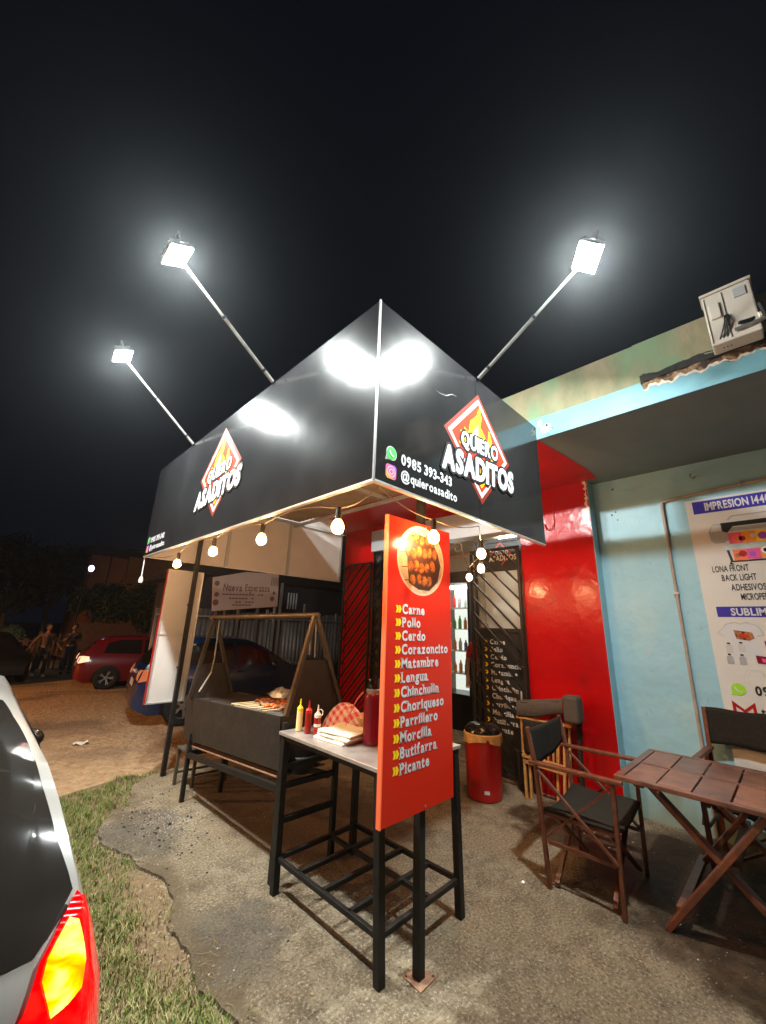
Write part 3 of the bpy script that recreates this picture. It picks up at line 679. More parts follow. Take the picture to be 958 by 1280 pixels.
MENU = ['Carne', 'Pollo', 'Cerdo', 'Corazoncito', 'Matambre', 'Lengua', 'Chinchulin', 'Choriqueso', 'Parrillero', 'Morcilla', 'Butifarra', 'Picante']
WID = {}
for i, t in enumerate(MENU):
    z = 1.575 - .0975 * i; w = text2d(t, .03, .07, True)[2]
    lettering(t, (D - .006, 3.0, z), UU, VV, NN, .49 * w / text2d('Corazoncito', .03, .07, True)[2], .060, M_['print_white'], gd, bold=.03, serif=True, name='menu_line')
    flat([(-3.09, z), (-3.06, z), (-3.04, z + .025), (-3.06, z + .05), (-3.09, z + .05), (-3.07, z + .025)], (D - .006, 0, 0), UU, VV, NN, .003, 'bullet', M_['yellow'], gd)

# ---- things on the blue wall
wp = thing('wall_conduit', 'thin brown conduit pipe bent along the blue wall beside the printing poster', 'pipe', (5.18, .8, 0))
m = MB(); m.tube([(5.165, .815, .03), (5.165, .805, 1.6), (5.165, .80, 3.14), (5.165, .79, 3.19), (5.165, .74, 3.205), (5.165, -.6, 3.30), (5.165, -2.5, 3.42)], .016, 10); m.build('pipe', M_['pipe'], wp)
for z in (.6, 2.18): m = MB(); m.box((5.14, .78, z), (5.188, .83, z + .02)); m.build('clamp', M_['galv'], wp)
m = MB(); m.box((5.14, .12, 3.23), (5.188, .14, 3.28)); m.build('clamp', M_['galv'], wp)

PO = thing('printing_poster', 'large white poster advertising printing and sublimation hung on the blue wall', 'poster', (5.17, 0, 2))
m = MB(); m.box((5.165, -1.15, .55), (5.178, .592, 3.155)); m.build('sheet', M_['poster'], PO)
PX = 5.165; UO = (PX, 0, 0)
def pflat(poly, mt, name, lift=.002): return flat([(-a, b) for a, b in poly], UO, UU, VV, NN, lift, name, M_[mt], PO)
def ptxt(t, y, z, w, h, mt, **k): return lettering(t, (PX, y, z), UU, VV, NN, w, h, M_[mt], PO, **k)
pflat([(.535, 3.0), (-1.05, 3.0), (-1.05, 3.135), (.535, 3.135)], 'navy', 'title_band')
ptxt('IMPRESION 1440 DPI', .435, 3.028, .62, .080, 'print_white', bold=.03, lift=.005)
pflat([(.505, 1.95), (-1.05, 1.95), (-1.05, 2.048), (.505, 2.048)], 'navy', 'title_band')
ptxt('SUBLIMACION', .40, 1.966, .52, .066, 'print_white', bold=.03, lift=.005)
for t, y, z, w in (('LONA FRONT', .475, 2.385, .275), ('BACK LIGHT', .415, 2.295, .255), ('ADHESIVOS', .36, 2.20, .25), ('MICROPERFORADO', .302, 2.11, .37)):
    ptxt(t, y, z, w, .060, 'print_black', bold=.02)
# printed picture of a wide format printer
pflat([(.445, 2.80), (.40, 2.87), (.33, 2.87), (.30, 2.80), (.30, 2.70), (.34, 2.67), (.41, 2.67), (.44, 2.71)], 'grey_paint', 'printer_picture', .002)
pflat([(.43, 2.795), (.405, 2.86), (.335, 2.86), (.335, 2.795)], 'print_white', 'printer_picture', .004)
pflat([(.34, 2.875), (-.75, 2.875), (-.75, 2.83), (.25, 2.83), (.30, 2.77), (.34, 2.79)], 'print_black', 'printer_picture', .004)
pflat([(.31, 2.82), (-.75, 2.82), (-.75, 2.79), (.31, 2.78)], 'grey_paint', 'printer_picture', .003)
cols = ['pink', 'orange', 'yellow', 'poster', 'navy', 'purple', 'orange', 'lime', 'yellow', 'pink']
for i, c in enumerate(cols):
    a = .30 - i * .10; pflat([(a, 2.655), (a - .10, 2.655), (a - .10, 2.765), (a, 2.765)], c if c != 'navy' else 'purple', 'printed_banner_picture', .0052)
for i, (a, b, r, c) in enumerate(((.24, 2.70, .04, 'sign_edge'), (.20, 2.70, .025, 'bin_red'), (.05, 2.71, .035, 'purple'), (-.05, 2.70, .03, 'white'), (.12, 2.72, .02, 'print_white'))):
    pflat(circle(a, b, r, 18), c, 'printed_banner_picture', .0065)
pflat([(.335, 2.65), (.36, 2.63), (.36, 2.60), (.33, 2.595), (-.75, 2.59), (-.75, 2.635)], 'galv', 'printer_picture', .006)
for i, c in enumerate(['sign_edge', 'pink', 'orange', 'yellow', 'lime', 'lime', 'lime', 'yellow', 'pink', 'orange']):
    a = .29 - i * .10; pflat([(a, 2.49 + .006 * i), (a - .10, 2.484 + .006 * i), (a - .10, 2.595), (a, 2.595)], c, 'printed_banner_picture', .0048)
for (a, b, r, c) in ((.22, 2.55, .03, 'bin_red'), (.15, 2.54, .025, 'purple'), (.05, 2.57, .035, 'white'), (.05, 2.57, .02, 'purple'), (.26, 2.535, .02, 'meat')):
    pflat(circle(a, b, r, 18), c, 'printed_banner_picture', .0062)
pflat([(.335, 2.595), (.315, 2.595), (.300, 2.49), (.318, 2.47), (.29, 2.45), (.335, 2.45), (.32, 2.485)], 'print_black', 'printer_picture', .004)
pflat([(.318, 2.487), (-.75, 2.50), (-.75, 2.48), (.318, 2.472)], 'print_black', 'printer_picture', .003)
polyline_flat([(-.28, 2.90), (-.24, 2.935), (.75, 2.945)], .012, UO, UU, VV, NN, .003, 'printer_picture', M_['grey_paint'], PO)
# pale hexagon line pattern
rh = random.Random(2)
faint = mat('faint_line', (.52, .48, .44), .5)
for i in range(16):
    cy_, cz_ = rh.uniform(-.4, .5), rh.choice((3.0, 2.6, 2.35, 2.15, 1.88, 1.4, 1.2, 1.0)); r = rh.uniform(.05, .12)
    polyline_flat([(-cy_ + r * cos(a * pi / 3), cz_ + r * sin(a * pi / 3)) for a in range(rh.choice((3, 4)))], .003, UO, UU, VV, NN, .001, 'line_pattern', faint, PO)
# t-shirt, bottles, mugs
polyline_flat([(-.49, 1.77), (-.53, 1.80), (-.45, 1.885), (-.39, 1.90), (-.355, 1.885), (-.31, 1.90), (-.23, 1.87), (-.20, 1.79), (-.25, 1.78)], .006, UO, UU, VV, NN, .002, 'shirt_picture', M_['galv'], PO)
pflat([(.495, 1.77), (.53, 1.81), (.45, 1.885), (.39, 1.90), (.355, 1.885), (.31, 1.90), (.23, 1.87), (.20, 1.79), (.25, 1.78), (.25, 1.58), (.44, 1.58), (.44, 1.78)], 'print_white', 'shirt_picture', .0015)
pflat([(.41, 1.83), (.28, 1.81), (.27, 1.76), (.31, 1.735), (.40, 1.75)], 'meat', 'shirt_picture', .004)
pflat([(.38, 1.80), (.31, 1.79), (.30, 1.76), (.36, 1.76)], 'logo_red', 'shirt_picture', .005)
for a, b in ((.475, 1.52), (.465, 1.62), (.385, 1.52), (.375, 1.63)):
    pflat([(a - .025, b), (a + .025, b), (a + .025, b + .06), (a + .01, b + .075), (a - .01, b + .075), (a - .025, b + .06)], 'panel_white' if b > 1.6 else 'grey_paint', 'bottle_picture', .004)
    pflat([(a - .012, b + .078), (a + .012, b + .078), (a + .012, b + .092), (a - .012, b + .092)], 'print_black', 'bottle_picture', .004)
for a, b in ((.22, 1.66), (.30, 1.53), (.17, 1.53)):
    pflat([(a, b), (a - .10, b - .005), (a - .105, b + .085), (a + .015, b + .095)], 'print_white', 'mug_picture', .003)
    pflat([(a - .015, b + .008), (a - .085, b + .004), (a - .09, b + .07), (a - .01, b + .078)], 'thermos', 'mug_picture', .0045)
    pflat([(a - .05, b + .02), (a - .075, b + .02), (a - .08, b + .05), (a - .045, b + .055)], 'pink', 'mug_picture', .0055)
# phone and mail symbols
def phone_logo(cx, cz, r, O, U, Vv, Nn, parent, base='green', sgn=1, rim=True):
    tail = [(cx - r * 1.05 * sgn * 1, cz - r * 1.05), (cx - .9 * r * sgn, cz - .35 * r), (cx - .35 * r * sgn, cz - .9 * r)]
    if rim:
        flat(circle(cx, cz, r * 1.12), O, U, Vv, Nn, .002, 'phone_symbol', M_['print_white'], parent)
        flat([(cx - r * 1.28 * sgn, cz - r * 1.28), (cx - 1.05 * r * sgn, cz - .3 * r), (cx - .3 * r * sgn, cz - 1.05 * r)], O, U, Vv, Nn, .0025, 'phone_symbol', M_['print_white'], parent)
    flat(circle(cx, cz, r), O, U, Vv, Nn, .004, 'phone_symbol', M_[base], parent)
    flat(tail, O, U, Vv, Nn, .0045, 'phone_symbol', M_[base], parent)
    h = [(-.42, .42), (-.40, .10), (-.12, -.24), (.20, -.44), (.46, -.36)]
    polyline_flat([(cx + a * r * sgn, cz + b * r) for a, b in h], r * .24, O, U, Vv, Nn, .0065, 'phone_symbol', M_['print_white'], parent)
phone_logo(-.46, 1.30, .052, UO, UU, VV, NN, PO, 'lime', 1, False)
ptxt('0985 393343', .345, 1.265, .50, .075, 'print_black', bold=.04)
polyline_flat([(-.515, 1.06), (-.515, 1.175), (-.445, 1.115), (-.375, 1.175), (-.375, 1.06)], .022, UO, UU, VV, NN, .004, 'mail_symbol', M_['bin_red'], PO)
ptxt('t', .335, 1.09, .03, .075, 'print_black', bold=.03)

# air conditioner outdoor unit leaning on the parapet
AC = thing('air_conditioner', 'beige air conditioner outdoor unit seen from its side on the roof edge', 'air conditioner', (3.5, -.07, 3.83))
m = MB(); m.box((3.30, -.225, 3.80), (3.53, .065, 4.26)); m.build('casing', M_['ac'], AC, bevel=.012)
m = MB(); m.box((3.285, -.235, 4.262), (3.545, .075, 4.285)); m.build('lid', M_['ac'], AC, bevel=.006)
m = MB(); m.box((3.27, -.03, 4.02), (3.299, .035, 4.16)); m.build('valve_cover', M_['ac'], AC, bevel=.008)
m = MB(); m.box((3.285, -.19, 4.14), (3.299, -.12, 4.22)); m.build('rating_label', M_['grey_paint'], AC)
m = MB(); m.box((3.292, -.06, 3.82), (3.299, -.055, 4.24)); m.box((3.292, .05, 3.82), (3.299, .054, 4.24)); m.build('panel_seam', M_['fabric_brown'], AC)
for k in range(3):
    m = MB(); m.tube([(3.28, -.045 - .01 * k, 4.02), (3.25, -.04 - .012 * k, 3.96), (3.26, -.02 - .012 * k, 3.90), (3.30, .01 - .022 * k, 3.84), (3.42, .0 - .022 * k, 3.80)], .0055, 6); m.build('cable', M_['print_black'], AC)
for k, (a, b) in enumerate((((3.26, -.11, 3.90), (3.34, -.22, 3.93)), ((3.27, -.08, 3.86), (3.33, -.30, 3.90)), ((3.25, -.24, 4.0), (3.36, -.27, 3.84)))):
    m = MB(); m.tube([a, ((a[0] + b[0]) / 2 - .02, (a[1] + b[1]) / 2, (a[2] + b[2]) / 2 - .015), b], .016, 8); m.build('refrigerant_hose', M_['print_black'] if k != 1 else M_['galv'], AC)
for k in range(2):
    m = MB(); m.tube([(3.30, -.22 - .03 * k, 3.92), (3.36, -.45, 3.96 - .03 * k), (3.4, -.9, 3.95)], .024, 8); m.build('insulated_pipe', M_['napkin'], AC)

AC.scale = (.62, .94, .93); AC.location = (3.487, -.07, 3.815)

# ================================================================== THE STALL
CX, CY, CZ0, CZ1 = 1.317, 1.418, 2.5, 3.65      # outer faces of the sign box
YE, XE = 5.56, 3.43
CN = thing('stall_canopy', 'black sign box canopy with corrugated roof standing on slim steel posts', 'canopy', (2.0, 3.5, 0))
def panel(x0, y0, x1, y1, mt=None):
    m = MB(); m.box((x0, y0, CZ0), (x1, y1, CZ1)); return m.build('sign_panel', mt or M_['panel_black'], CN, bevel=.0015, seg=1)
T = .012
panel(CX, CY + .0, CX + T, 4.527); panel(CX + .001, 4.533, CX + T, YE)
panel(CX + T + .002, CY, 2.352, CY + T); panel(2.358, CY + .001, XE, CY + T)
for xa, xb in ((CX + T + .002, 2.35), (2.36, 3.345), (3.355, 4.43)):
    panel(xa, YE - T, xb, YE, M_['panel_white'])
# pale backs of the sheets
m = MB(); m.box((CX + T + .001, CY + .03, CZ0 + .01), (CX + T + .003, YE - .03, CZ1 - .01)); m.build('backing_sheet', M_['grey_dark'], CN)
m = MB(); m.box((CX + .03, CY + T + .001, CZ0 + .01), (XE - .01, CY + T + .003, CZ1 - .01)); m.build('backing_sheet', M_['grey_dark'], CN)
# corner trim and lower angle trim
m = MB(); m.box((CX - .004, CY - .004, CZ0 - .012), (CX + .007, CY - .001, CZ1 + .004)); m.box((CX - .004, CY - .001, CZ0 - .012), (CX - .001, CY + .007, CZ1 + .004)); m.build('corner_trim', M_['corner_grey'], CN)
for a, b in ((((CX - .0, CY, CZ0 - .014), (CX + .03, YE, CZ0 - .002))), ((CX + .031, CY, CZ0 - .014), (XE, CY + .03, CZ0 - .002)), ((CX + .031, YE - .03, CZ0 - .014), (4.43, YE, CZ0 - .002)),
             ((4.40, YE - .03, CZ0 - .001), (4.43, YE - T - .001, 3.37))):
    m = MB(); m.box(a, b); m.build('edge_trim', M_['aluminium'], CN)
for x in (2.355, 3.35):
    m = MB(); m.box((x - .02, YE - T - .03, CZ0), (x + .02, YE - T - .001, 3.37)); m.build('frame_stud', M_['grey_paint'], CN)
for a, b in (((1.34, 1.46, 3.32), (3.43, 1.50, 3.36)), ((1.34, 3.4, 3.32), (3.43, 3.44, 3.36)), ((1.34, 5.48, 3.32), (4.4, 5.52, 3.36)), ((1.34, 1.46, 3.275), (1.38, 5.52, 3.315)), ((2.4, 1.46, 3.275), (2.44, 5.52, 3.315)), ((3.38, 1.46, 3.275), (3.42, 5.52, 3.315))):
    m = MB(); m.box(a, b); m.build('frame_beam', M_['grey_paint'], CN)
m = MB(); nc = 160
zc = lambda i: 3.375 + .012 * cos(i * pi / 2)
m.add([(x, 1.45 + (5.50 - 1.45) * i / nc, zc(i)) for x in (1.34, 3.46) for i in range(nc + 1)], [(i, i + 1, nc + 2 + i, nc + 1 + i) for i in range(nc)], True)
m.build('corrugated_roof', M_['corr_roof'], CN, auto=80)
for (x, y, w) in ((2.045, 1.70, .05), (1.955, 5.50, .05)):
    m = MB(); m.box((x - w / 2, y - w / 2, .006), (x + w / 2, y + w / 2, 3.36)); m.build('post', M_['black_metal'], CN, bevel=.004)
m = MB(); m.add([(1.99, 1.76, 0), (2.12, 1.765, 0), (2.118, 1.64, 0), (1.985, 1.635, 0), (1.99, 1.76, .006), (2.12, 1.765, .006), (2.118, 1.64, .006), (1.985, 1.635, .006)], [(4, 5, 6, 7), (0, 1, 5, 4), (1, 2, 6, 5), (2, 3, 7, 6), (3, 0, 4, 7)]); m.build('base_plate', M_['rust'], CN)
for x, y in ((2.0, 1.75), (2.108, 1.652)): m = MB(); m.lathe([(.006, 0), (.006, .008), (.0001, .008)], (x, y, .006), 8); m.build('bolt', M_['rust'], CN)

# lettering on both faces
def logo(O, U, N_, cx, cz, par, s=1.0, tilt=0.075):
    VZ = (0, 0, 1)
    Ud = (V3(U) + V3((0, 0, tilt))).normalized(); Vd = V3((0, 0, 1))
    h = .447 * s
    def dia(k): return [(cx, cz + h * k), (cx + h * k, cz), (cx, cz - h * k), (cx - h * k, cz)]
    flat(dia(1.0), O, U, VZ, N_, .0008, 'logo_diamond', M_['logo_rim'], par)
    flat(dia(.90), O, U, VZ, N_, .0013, 'logo_diamond', M_['print_white'], par)
    flat(dia(.81), O, U, VZ, N_, .0018, 'logo_diamond', M_['logo_red'], par)
    fl = [(-.27, -.06), (-.25, .05), (-.19, .02), (-.205, .09), (-.15, .065), (-.12, .17), (-.03, .25), (.015, .335), (.035, .25), (.01, .17), (.075, .11), (.07, .045), (.12, .10), (.14, .19), (.17, .11), (.20, .03), (.19, -.03), (.235, .01), (.225, -.06)]
    flat([(cx + a * s, cz + b * s) for a, b in fl], O, U, VZ, N_, .0023, 'logo_flame', M_['yellow'], par)
    f1 = [(-.16, -.06), (-.15, .02), (-.11, .09), (-.09, .16), (-.02, .22), (-.035, .14), (.03, .07), (.04, .0), (.10, .05), (.12, -.06)]
    flat([(cx + a * s, cz + b * s) for a, b in f1], O, U, VZ, N_, .0028, 'logo_flame', M_['orange'], par)
    f2 = [(-.14, -.06), (-.13, 0), (-.10, .06), (-.075, .11), (-.02, .17), (-.025, .09), (.02, .04), (.03, -.02), (.07, .02), (.08, -.06)]
    flat([(cx + a * s, cz + b * s) for a, b in f2], O, U, VZ, N_, .0033, 'logo_flame', M_['print_white'], par)
    # lower tip stripes
    flat([(cx - .17 * s, cz - .175 * s), (cx + .17 * s, cz - .15 * s), (cx + .14 * s, cz - .215 * s), (cx - .13 * s, cz - .24 * s)], O, U, VZ, N_, .0024, 'logo_flame', M_['orange'], par)
    flat([(cx - .12 * s, cz - .215 * s), (cx + .12 * s, cz - .20 * s), (cx + .0 * s, cz - .325 * s)], O, U, VZ, N_, .0029, 'logo_flame', M_['yellow'], par)
    flat([(cx - .12 * s, cz - .235 * s), (cx + .05 * s, cz - .215 * s), (cx + .11 * s, cz - .235 * s), (cx - .07 * s, cz - .262 * s)], O, U, VZ, N_, .0034, 'logo_flame', M_['logo_red'], par)
    OO = V3(O) + V3(U).normalized() * cx + V3((0, 0, cz))
    def word(t, w, hh, dy, lift):
        st = OO - Ud * (w / 2) + Vd * (dy)
        lettering(t, st, Ud, Vd, N_, w, hh, M_['print_black'], par, bold=.02, name='logo_word', gap=(.10 if t[0] == 'A' else .13), lift=lift, shear=.08, fat=(.027 if t[0] == 'A' else .021) * s)
        lettering(t, st, Ud, Vd, N_, w, hh, M_['print_white'], par, bold=.02, name='logo_word', gap=(.10 if t[0] == 'A' else .13), lift=lift + .001, shear=.08, fat=(.0075 if t[0] == 'A' else .0025) * s)
    word('QUIERO', .50 * s, .115 * s, -.050 * s, .0048); word('ASADITOS', .95 * s, .165 * s, -.268 * s, .0062)
def contact(O, U, N_, a0, par):
    VZ = V3((0, 0, 1)); U = V3(U)
    phone_logo(a0 + .045, 2.682, .038, O, U, VZ, N_, par, 'green')
    r = .042; cx, cz = a0 + .045, 2.572
    flat([(cx - r, cz - r * .7), (cx - r * .7, cz - r), (cx + r * .7, cz - r), (cx + r, cz - r * .7), (cx + r, cz + r * .7), (cx + r * .7, cz + r), (cx - r * .7, cz + r), (cx - r, cz + r * .7)], O, U, VZ, N_, .002, 'camera_symbol', M_['pink'], par)
    flat([(cx - r, cz - r * .7), (cx - r * .7, cz - r), (cx + r * .5, cz - r), (cx - r, cz + r * .1)], O, U, VZ, N_, .003, 'camera_symbol', M_['insta_orange'], par)
    flat([(cx + r, cz + r * .0), (cx + r, cz + r * .7), (cx + r * .7, cz + r), (cx - r * .2, cz + r)], O, U, VZ, N_, .003, 'camera_symbol', M_['purple'], par)
    ringflat(cx, cz, r * .78, r * .13, O, U, VZ, N_, .0045, 'camera_symbol', M_['print_white'], par, 24)
    ringflat(cx, cz, r * .42, r * .14, O, U, VZ, N_, .0046, 'camera_symbol', M_['print_white'], par, 20)
    flat(circle(cx + r * .43, cz + r * .43, r * .09, 8), O, U, VZ, N_, .0046, 'camera_symbol', M_['print_white'], par)
    OO = V3(O) + U * (a0 + .125)
    lettering('0985 393-343', OO + VZ * 2.645, U, VZ, N_, .49, .062, M_['print_white'], par, bold=.035, name='phone_number')
    lettering('@quieroasadito', OO + VZ * 2.552, U, VZ, N_, .545, .058, M_['print_white'], par, bold=.03, name='account_name')
logo((0, CY, 0), (1, 0, 0), (0, -1, 0), 2.387, 3.06, CN)
contact((0, CY, 0), (1, 0, 0), (0, -1, 0), 1.40, CN)
logo((CX, 0, 0), (0, -1, 0), (-1, 0, 0), -3.53, 3.10, CN)
contact((CX, 0, 0), (0, -1, 0), (-1, 0, 0), -5.47, CN)
m = MB(); m.tube([(1.83, CY - .0005, 3.29), (1.90, CY - .0005, 3.285), (1.97, CY - .0005, 3.30), (2.04, CY - .0005, 3.345), (2.10, CY - .0005, 3.355)], [.0005, .003, .0035, .003, .0005], 5); m.build('scratch', M_['galv'], CN)

# floodlights on arms
def floodlight(label, base, joint, head, aim, power):
    f = thing('floodlight', label, 'floodlight', base, 'floodlights on arms above the sign box')
    base, head, joint = V3(base), V3(head), V3(joint)
    a = base + (head - base) * .02; mid = base + (head - base) * .12; end = base + (head - base) * .93
    m = MB(); m.tube([a, mid], .016, 10); m.tube([mid, base + (head - base) * .55], .013, 10); m.tube([base + (head - base) * .55, end], .0105, 10); m.build('arm', M_['galv'], f)
    for k in (.12, .55): m = MB(); p = base + (head - base) * k; d_ = (head - base).normalized(); m.tube([p - d_ * .010, p + d_ * .010], .018, 10); m.build('collar', M_['print_black'], f)
    z = -(V3(aim) - head).normalized(); x = z.cross(V3((0, 0, 1))).normalized(); y = z.cross(x)
    R = Matrix((x, y, z)).transposed().to_4x4(); Mt = Matrix.Translation(head) @ R
    m = MB(); m.box((-.106, -.078, .006), (.106, .078, .034), M=Mt); m.build('housing', M_['flood_body'], f, bevel=.008)
    m = MB()
    for k in range(7): m.box((-.09 + .03 * k - .002, -.07, .045), (-.09 + .03 * k + .002, .07, .065), M=Mt)
    m.build('cooling_fins', M_['flood_body'], f)
    m = MB(); m.box((-.104, -.076, -.004), (.104, .076, .004), M=Mt); m.build('lens', M_['flood_lens'], f)
    m = MB(); m.bar(Mt @ V3((-.122, 0, .02)), Mt @ V3((-.122, 0, .10)), .004, .02); m.bar(Mt @ V3((.122, 0, .02)), Mt @ V3((.122, 0, .10)), .004, .02); m.bar(Mt @ V3((-.122, 0, .10)), Mt @ V3((.122, 0, .10)), .004, .02); m.build('bracket', M_['flood_body'], f)
    ld = bpy.data.lights.new('floodlight_beam', 'AREA'); ld.shape = 'RECTANGLE'; ld.size = .20; ld.size_y = .145; ld.energy = power; ld.color = (.93, 1.0, .96)
    lo = bpy.data.objects.new('floodlight_beam', ld); COL.objects.link(lo); lo.parent = f
    Mt2 = Matrix.Translation(-base) @ Matrix.Translation(head - z * .008) @ R; lo.matrix_local = Mt2
    return f
FP = 105
floodlight('middle floodlight on the longest arm above the left face of the sign box', (1.325, 2.667, 3.64), (0, 0, 0), (.47, 2.70, 4.30), (1.62, 2.68, 2.2), FP)
floodlight('farthest and lowest floodlight, above the far end of the left sign face', (1.325, 4.40, 3.64), (0, 0, 0), (.49, 4.39, 4.34), (1.55, 4.30, 2.2), FP)
floodlight('floodlight on the right, on the arm above the sign face nearest the shop', (2.39, 1.425, 3.64), (0, 0, 0), (2.435, .555, 4.235), (1.75, 1.6, 1.9), FP * .9)

# festoon of warm bulbs
FE = thing('string_lights', 'string of warm glowing round bulbs on a tan cable under the canopy edge', 'string lights', (1.36, 1.5, 2.45))
bulbs = [(1.37, 4.42, 2.31), (1.37, 3.53, 2.345), (1.37, 2.66, 2.34), (1.37, 1.76, 2.295), (1.93, 1.50, 2.30), (2.80, 1.69, 2.345), (3.53, 2.14, 2.35), (4.07, 2.63, 2.35)]
tops = [(b[0], b[1], b[2] + .115) for b in bulbs]
path = [(1.36, 5.45, 2.49)] + tops[:4] + [(1.40, 1.46, 2.485)] + [tops[4]] + [(2.42, 1.47, 2.47)] + tops[5:] + [(4.6, 3.1, 2.9)]
cab = MB()
for a, b in zip(path[:-1], path[1:]):
    n = 10; sag = .035 if V3(b).to_tuple() not in [] else 0
    if a == path[0]: sag = .0
    up = (a in tops and b in tops)
    P = []
    for k in range(n + 1):
        t = k / n; z = a[2] + (b[2] - a[2]) * t
        z += (.055 * sin(pi * t) if (up and a[0] < 1.4) else -.03 * sin(pi * t) if not up else .02 * sin(pi * t))
        P.append((a[0] + (b[0] - a[0]) * t, a[1] + (b[1] - a[1]) * t, min(z, 2.492) if a[0] < 1.4 else z))
    cab.tube(P, .0032, 6)
cab.build('cable', M_['cable'], FE)
for b in bulbs:
    m = MB(); m.lathe([(.0001, .125), (.016, .12), (.018, .10), (.019, .06), (.017, .045)], b, 12); so_ = m.build('socket', M_['socket'], FE)
    m = MB(); m.lathe([(.0001, -.042), (.016, -.038), (.03, -.026), (.037, -.006), (.036, .012), (.027, .032), (.017, .046), (.0001, .047)], b, 16); bo_ = m.build('bulb', M_['bulb'], FE)
    m = MB(); m.ball((b[0], b[1], b[2] - .002), .0205, 12, (1, 1, 1.15)); m.build('filament', M_['filament'], bo_)
# dangling pendant with small white fitting at the far corner
PD = thing('pull_cord', 'thin white cord with a small fitting hanging from the far corner of the sign', 'cord', (1.33, 5.54, 2.49))
m = MB(); m.tube([(1.335, 5.545, 2.487), (1.34, 5.545, 2.22)], .006, 6); m.build('cord', M_['print_white'], PD)
m = MB(); m.lathe([(.0001, .05), (.018, .045), (.026, .0), (.022, -.025), (.0001, -.028)], (1.34, 5.545, 2.20), 12); m.build('fitting', M_['panel_white'], PD)

# white display panel hung behind the far post
WP = thing('display_board', 'tall blank white panel with red left edge standing behind the far canopy post', 'panel', (1.86, 5.6, .78))
m = MB(); m.box((1.665, 5.605, .79), (2.085, 5.625, 2.37)); m.build('face_sheet', M_['panel_white'], WP)
for a, b in (((1.65, 5.59, .775), (1.668, 5.64, 2.385)), ((2.082, 5.59, .775), (2.10, 5.64, 2.385)), ((1.669, 5.59, .775), (2.081, 5.64, .79)), ((1.669, 5.59, 2.37), (2.081, 5.64, 2.385)), ((1.669, 5.598, 1.565), (2.081, 5.61, 1.58))):
    m = MB(); m.box(a, b); m.build('frame', M_['aluminium'], WP)
m = MB(); m.box((1.643, 5.588, .775), (1.649, 5.642, 2.385)); m.build('red_edge', M_['red_paint'], WP)
for z in (1.18, 1.95): m = MB(); m.bar((1.955, 5.527, z), (1.955, 5.603, z), .02); m.build('bracket', M_['black_metal'], WP)
for z in (1.45,): m = MB(); m.bar((2.10, 5.6, z), (2.14, 5.6, z), .02); m.build('latch', M_['galv'], WP)

# red menu board on the near post
SB = thing('menu_board', 'tall red menu board listing grilled dishes fixed to the near canopy post', 'menu board', (1.98, 1.655, .775))
SX0, SX1, SY, SZ0, SZ1 = 1.672, 2.298, 1.642, .772, 2.42
m = MB(); m.box((SX0, SY, SZ0), (SX1, SY + .022, SZ1)); m.build('board', M_['sign_red'], SB, bevel=.001, seg=1)
m = MB(); m.box((SX0 - .010, SY - .003, SZ0), (SX0 - .001, SY + .026, SZ1)); m.build('edge_trim', M_['sign_edge'], SB)
for z in (SZ0 + .02, SZ1 - .02): m = MB(); m.box((2.02, SY - .003, z - .006), (2.032, SY - .001, z + .006)); m.build('rivet', M_['galv'], SB)
OS, US, NS = (0, SY, 0), (1, 0, 0), (0, -1, 0)
flat(circle(1.985, 2.175, .236, 40, .226), OS, US, VV, NS, .001, 'photo_rim', M_['board_pink'], SB)
flat(circle(1.985, 2.175, .222, 40, .212), OS, US, VV, NS, .002, 'grill_picture', M_['photo_bg'], SB)
rm = random.Random(4)
def inside(cx, cz, r): return (cx - 1.985) ** 2 / .222 ** 2 + (cz - 2.175) ** 2 / .212 ** 2 < (1 - r / .22) ** 2
pm = [mat('picture_tone_%d' % i, c, .45) for i, c in enumerate(((.22, .06, .012), (.34, .115, .022), (.10, .026, .008), (.035, .012, .006), (.45, .2, .06)))]
names_pm = 0
dk = [(1.86, 2.02), (1.845, 2.12), (1.83, 2.27), (1.87, 2.33), (1.96, 2.345), (2.08, 2.33), (2.15, 2.25), (2.185, 2.16), (2.15, 2.05), (2.06, 1.985), (1.95, 1.985)]
flat(dk, OS, US, VV, NS, .0024, 'grill_picture', pm[3], SB)
for row, (z, x0, n_) in enumerate(((2.300, 1.875, 5), (2.215, 1.850, 6), (2.125, 1.875, 5), (2.045, 1.90, 4))):
    polyline_flat([(x0 - .085, z - .012), (x0 + .20, z + .01)], .007, OS, US, VV, NS, .0026, 'grill_picture', pm[2], SB)
    for k in range(n_):
        cx, cz = x0 + .054 * k + rm.uniform(-.006, .006), z + rm.uniform(-.010, .010) + .003 * k
        if not inside(cx, cz, .03): continue
        a0 = rm.uniform(-.35, .35); w_, h_ = rm.uniform(.025, .032), rm.uniform(.034, .042)
        def chunk(sc, jx=0, jz=0): return [(cx + jx + sc * (w_ * cos(t) * cos(a0) * (1 + .12 * sin(3 * t + k)) - h_ * sin(t) * sin(a0)), cz + jz + sc * (w_ * cos(t) * sin(a0) + h_ * sin(t) * cos(a0))) for t in [2 * pi * q / 11 for q in range(11)]]
        flat(chunk(1.0), OS, US, VV, NS, .0028 + .00005 * k, 'grill_picture', pm[2], SB)
        flat(chunk(.84, .003, .003), OS, US, VV, NS, .0034 + .00003 * k, 'grill_picture', M_['photo_meat'], SB)
        flat(chunk(.42, .006, .012), OS, US, VV, NS, .0039 + .00003 * k, 'grill_picture', pm[1] if (k + row) % 2 else pm[0], SB)
